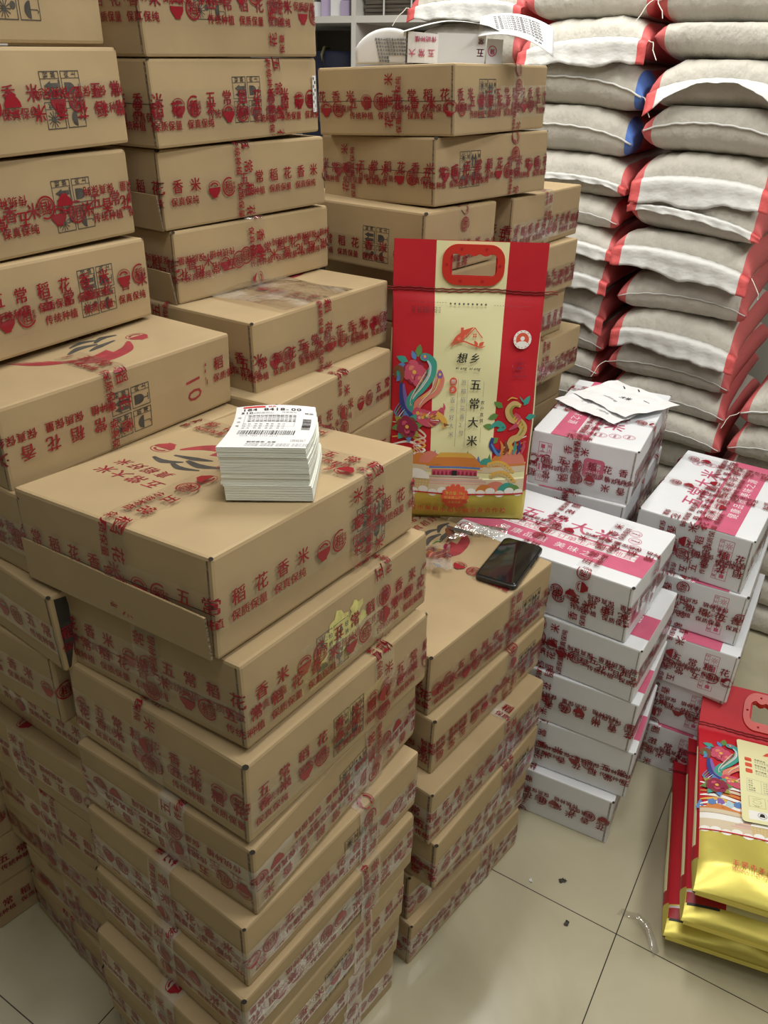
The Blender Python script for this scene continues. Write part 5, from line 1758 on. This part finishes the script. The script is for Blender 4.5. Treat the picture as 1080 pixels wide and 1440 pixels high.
# a leaf curling over: wide sheet seen from its inner side
g2 = np.zeros((16, 10, 3))
for i in range(16):
    for j in range(10):
        U, V = i / 15, j / 9
        x = -.050 + .100 * U
        zt_ = .002 + .064 * V * math.sqrt(max(0.05, 1 - ((x - .018) / .075) ** 2))
        g2[i, j] = (x, .012 * math.sin(math.pi * U) - .020 * V + .03 * max(0, V - .75) ** 1.2, zt_)
mb.grid(g2, 'paper', 16, 10)
p = Pat()
for q in range(7):
    p.text('五常大米稻花香米传统种植' if q < 5 else '保质保量', -.012 + .003 * q * .5, .044 - .0062 * q, .0052, 'grey', pitch=.0054, bold=False)
mb.pat(p, lambda s, t: np.stack([s, .012 * np.sin(np.pi * (s + .05) / .1) - .020 * (t / .064) - .0016, t], 1))
o = mb.build('curled_sheet', mw=Matrix.Translation(pc), smooth=True, solid=.0008)
tag(o, 'curled white sheet with small print, beside the folded white cartons on top', 'paper')
# opened-out white carton pieces with pink lettering
pc = on_plane(r1m, r1[6], .085, 1.835)
fc = empty('folded_white_carton', Matrix.Translation(pc))
tag(fc, 'small white carton with pink lettering standing on the back stack', 'carton')
mb = MB()
mb.box(-.008, .0880, -.012, .046, .001, .054, 'white')
p = Pat(); p.text('五', .075, .028, .0165, 'pink', rot=math.pi); p.text('常', .073, .046, .0120, 'pink', rot=math.pi)
mb.pat(p, lambda s, t: np.stack([s + .012, 0 * s - .0125, t], 1))
mb.build('box_body', fc, bevel=.0015)
mb = MB()
g = np.zeros((8, 3, 3))
for i in range(8):
    for j in range(3):
        U = i / 7
        g[i, j] = (-.066 + .060 * U, -.014 - .010 * math.sin(math.pi * U * .8), .001 + (.050 + .004 * (1 - U)) * j / 2)
mb.grid(g, 'paper', 8, 3)
p = Pat(); p.text('五常大', -.012, .024, .0150, 'pink', pitch=.019, rot=math.pi, bold=False); p.text('传统种植', -.010, .046, .0105, 'pink', pitch=.0108, rot=math.pi, bold=False)
mb.pat(p, lambda s, t: np.stack([s, -.0152 - .010 * np.sin(np.pi * (s + .066) / .06 * .8) - .0006, t], 1))
mb.build('open_flap', fc, solid=.001)
mb = MB()
g = np.array([[(.092 + .034 * i / 4, -.004 + .022 * i / 4, .001 + .046 * j / 2) for j in range(3)] for i in range(5)])
mb.grid(g, 'paper', 5, 3)
p = Pat(); p.ring(.012, .026, .008, .0095, 'pink', 16); p.text('稻', .007, .021, .010, 'pink')
mb.pat(p, lambda s, t: np.stack([.092 + s, -.005 + .65 * s, t], 1))
mb.build('side_flap', fc, solid=.001)
# loose sheets lying over it
pc2 = pc + Vector((0, 0, .0565))


def sheet(name, label, fx, nu, nv, pm=None, prt=None, mm='paper'):
    mb = MB()
    mb.grid(np.array([[fx(i / (nu - 1), j / (nv - 1)) for j in range(nv)] for i in range(nu)]), mm, nu, nv)
    if prt:
        mb.pat(prt, lambda s, t: np.array([tuple(np.array(fx(a_, b_)) + np.array([0, -.0006, .0016])) for a_, b_ in zip(s, t)]))
    o = mb.build(name, mw=Matrix.Translation(pc2), smooth=True, solid=.0006)
    return tag(o, label, 'paper', 'loose sheets on the back stack')


sheet('loose_sheet', 'cream sheet bridging the small white carton, under the typed sheet', lambda u, v: (-.075 + .235 * u, -.022 + .085 * v, .003 + .014 * math.sin(math.pi * min(1, u * 1.15)) - .018 * max(0, .35 - u) + .006 * v - .045 * max(0, u - .72)), 18, 6)
pt = Pat()
for q in range(7):
    pt.text('五常大米稻花香米传统种', .16 + .01 * q, .80 - .095 * q, .058, 'grey', bold=False, pitch=.058)
pt.text('收货', .72, .1, .06, 'grey', bold=False)
sheet('typed_sheet', 'typed white sheet curling off the edge above the sacks', lambda u, v: (.070 + .150 * u + .012 * v, -.030 + .100 * v - .012 * u, -.008 + .012 * math.sin(2.6 * u) - .034 * u ** 2 * (1.1 - .4 * v) + .040 * v), 16, 10, prt=pt)

# ------------------------------------------------------------------ shelf unit against the back wall
sh = empty('shelf_unit', Matrix.Translation(room(3.1, 2.06, 0)) @ Matrix.Rotation(TH, 4, 'Z'))
tag(sh, 'white open shelf unit with grey compartments behind the cartons', 'shelf')
b = MB(); b.box(.47, .48, -.55, .55, 0, 2.6, 'shelfb'); b.build('back_panel', sh)
for y in (-.55, 0.0, .53):
    b = MB(); b.box(0, .47, y - .011, y + .011, 0, 2.6, 'shelfw'); b.build('upright', sh)
for z in (.45, .90, 1.36, 1.815, 2.27, 2.6):
    for y0_, y1_ in ((-.539, -.011), (.011, .519)):
        b = MB(); b.box(.002, .47, y0_, y1_, z - .012, z + .012, 'shelfw'); b.build('shelf_board', sh)


def in_shelf(x, y, z):
    return sh.matrix_world @ Vector((x, y, z))


SHR = Matrix.Rotation(TH, 4, 'Z')
# bundle of dark corrugated pads with a strap
bun = empty('carton_bundle', Matrix.Translation(in_shelf(.03, -.165, 1.828)) @ SHR)
tag(bun, 'bundle of flattened dark cartons tied with white strap on the shelf', 'bundle')
rng = random.Random(2)
zc = 0
b = MB()
for k in range(14):
    t = rng.uniform(.010, .013)
    b.box(rng.uniform(0, .02), .36, -.145 + rng.uniform(0, .008), .142 - rng.uniform(0, .008), zc, zc + t, 'packdark'); zc += t + .0008
b.build('flattened_cartons', bun)
for yb_ in (.04, -.085):
    b = MB(); b.tube([(-.003, yb_, .001), (-.004, yb_, zc * .5), (-.003, yb_, zc + .001), (.1, yb_, zc + .003)], .0035, 'hem', 6); b.build('strap', bun)
b = MB()
for k in range(9):
    b.box(0, .3, -.0065 - .0125 * k, .0045 - .0125 * k, 0, .16 + .004 * (k % 2), 'packbrown')
o = b.build('cardboard_sheets', mw=Matrix.Translation(in_shelf(.04, -.330, 1.828)) @ SHR)
tag(o, 'upright folded brown cardboard beside the strapped dark bundle', 'cardboard')
for k in range(4):
    b = MB()
    b.box(-.025, .025, -.022 - .006 * (k % 2), .022, 0, .055 + .02 * (k % 3), ('lilac', 'paper')[k % 2])
    o = b.build('small_packet', mw=Matrix.Translation(in_shelf(.06 + .01 * k, .068 + .058 * k, 1.828)) @ SHR @ Matrix.Rotation(.2 * k, 4, 'Z'), bevel=.004)
    tag(o, ('lilac packet next to the shelf upright', 'white packet standing between two lilac packets', 'lilac packet second along the upper shelf', 'white packet at the end of the upper shelf row')[k], 'packet', 'packets on the upper shelf')
b = MB()
g = np.zeros((12, 12, 3))
for i in range(12):
    for j in range(12):
        a_ = 2 * math.pi * i / 11; t = j / 11
        rr_ = (1 - .25 * t ** 3) * (1 + .05 * math.sin(3 * a_ + 4 * t))
        g[i, j] = (.20 + .13 * math.cos(a_) * rr_, .21 + .18 * math.sin(a_) * rr_, .002 + .335 * math.sin(t * math.pi / 2) if j < 11 else .335)
        if j == 11: g[i, j] = (.20, .21, .338)
b.grid(g, 'navycloth', 12, 12)
o = b.build('navy_bag', mw=Matrix.Translation(in_shelf(0, 0, 1.374)) @ SHR, smooth=True)
tag(o, 'dark navy bag in the lower shelf compartment', 'bag')
b = MB(); b.tube([(.062, .17, .0), (.055, .175, .12), (.050, .185, .24), (.06, .20, .315), (.12, .23, .345), (.2, .26, .345)], .006, 'cable', 7)
o = b.build('loose_cable', mw=Matrix.Translation(in_shelf(0, 0, 1.376)) @ SHR, smooth=True)
tag(o, 'olive cable looped over the navy bag', 'cable')

# ------------------------------------------------------------------ bits on the floor
for k, (x, y, s_, m, lab) in enumerate(((.436, 1.192, .016, 'ink', 'dark paper scrap on the floor tile near the phone stack'), (.425, 1.088, .012, 'ink', 'small dark scrap on the floor tile near the joint line'),
                                        (.362, 1.190, .008, 'paper', 'tiny white scrap on the floor beside the phone stack'))):
    rng = random.Random(70 + k)
    b = MB()
    g = np.array([[(s_ * (i / 4 - .5) + rng.uniform(-.002, .002), s_ * .6 * (j / 4 - .5) + rng.uniform(-.002, .002), .001 + rng.uniform(0, .004)) for j in range(5)] for i in range(5)])
    b.grid(g, m, 5, 5)
    o = b.build('floor_scrap', mw=Matrix.Translation((x, y, 0)) @ Matrix.Rotation(k, 4, 'Z'), solid=.0006)
    tag(o, lab, 'scrap', 'scraps on the floor')
b = MB()
g = np.array([[(.11 * i / 11, .010 * (j - 1) + .018 * math.sin(.35 * i), .002 + .020 * math.sin(math.pi * i / 11) * (.4 + .6 * (j == 1)) + .003 * math.sin(2 * i + j)) for j in range(3)] for i in range(12)])
b.grid(g, 'wrap', 12, 3)
o = b.build('plastic_strip', mw=Matrix.Translation((.548, 1.120, .0)) @ Matrix.Rotation(R(-55), 4, 'Z'), smooth=True)
tag(o, 'twisted clear plastic strip on the floor by the lying bags', 'strip')

D.objects.remove(_to)
D.curves.remove(_tc)
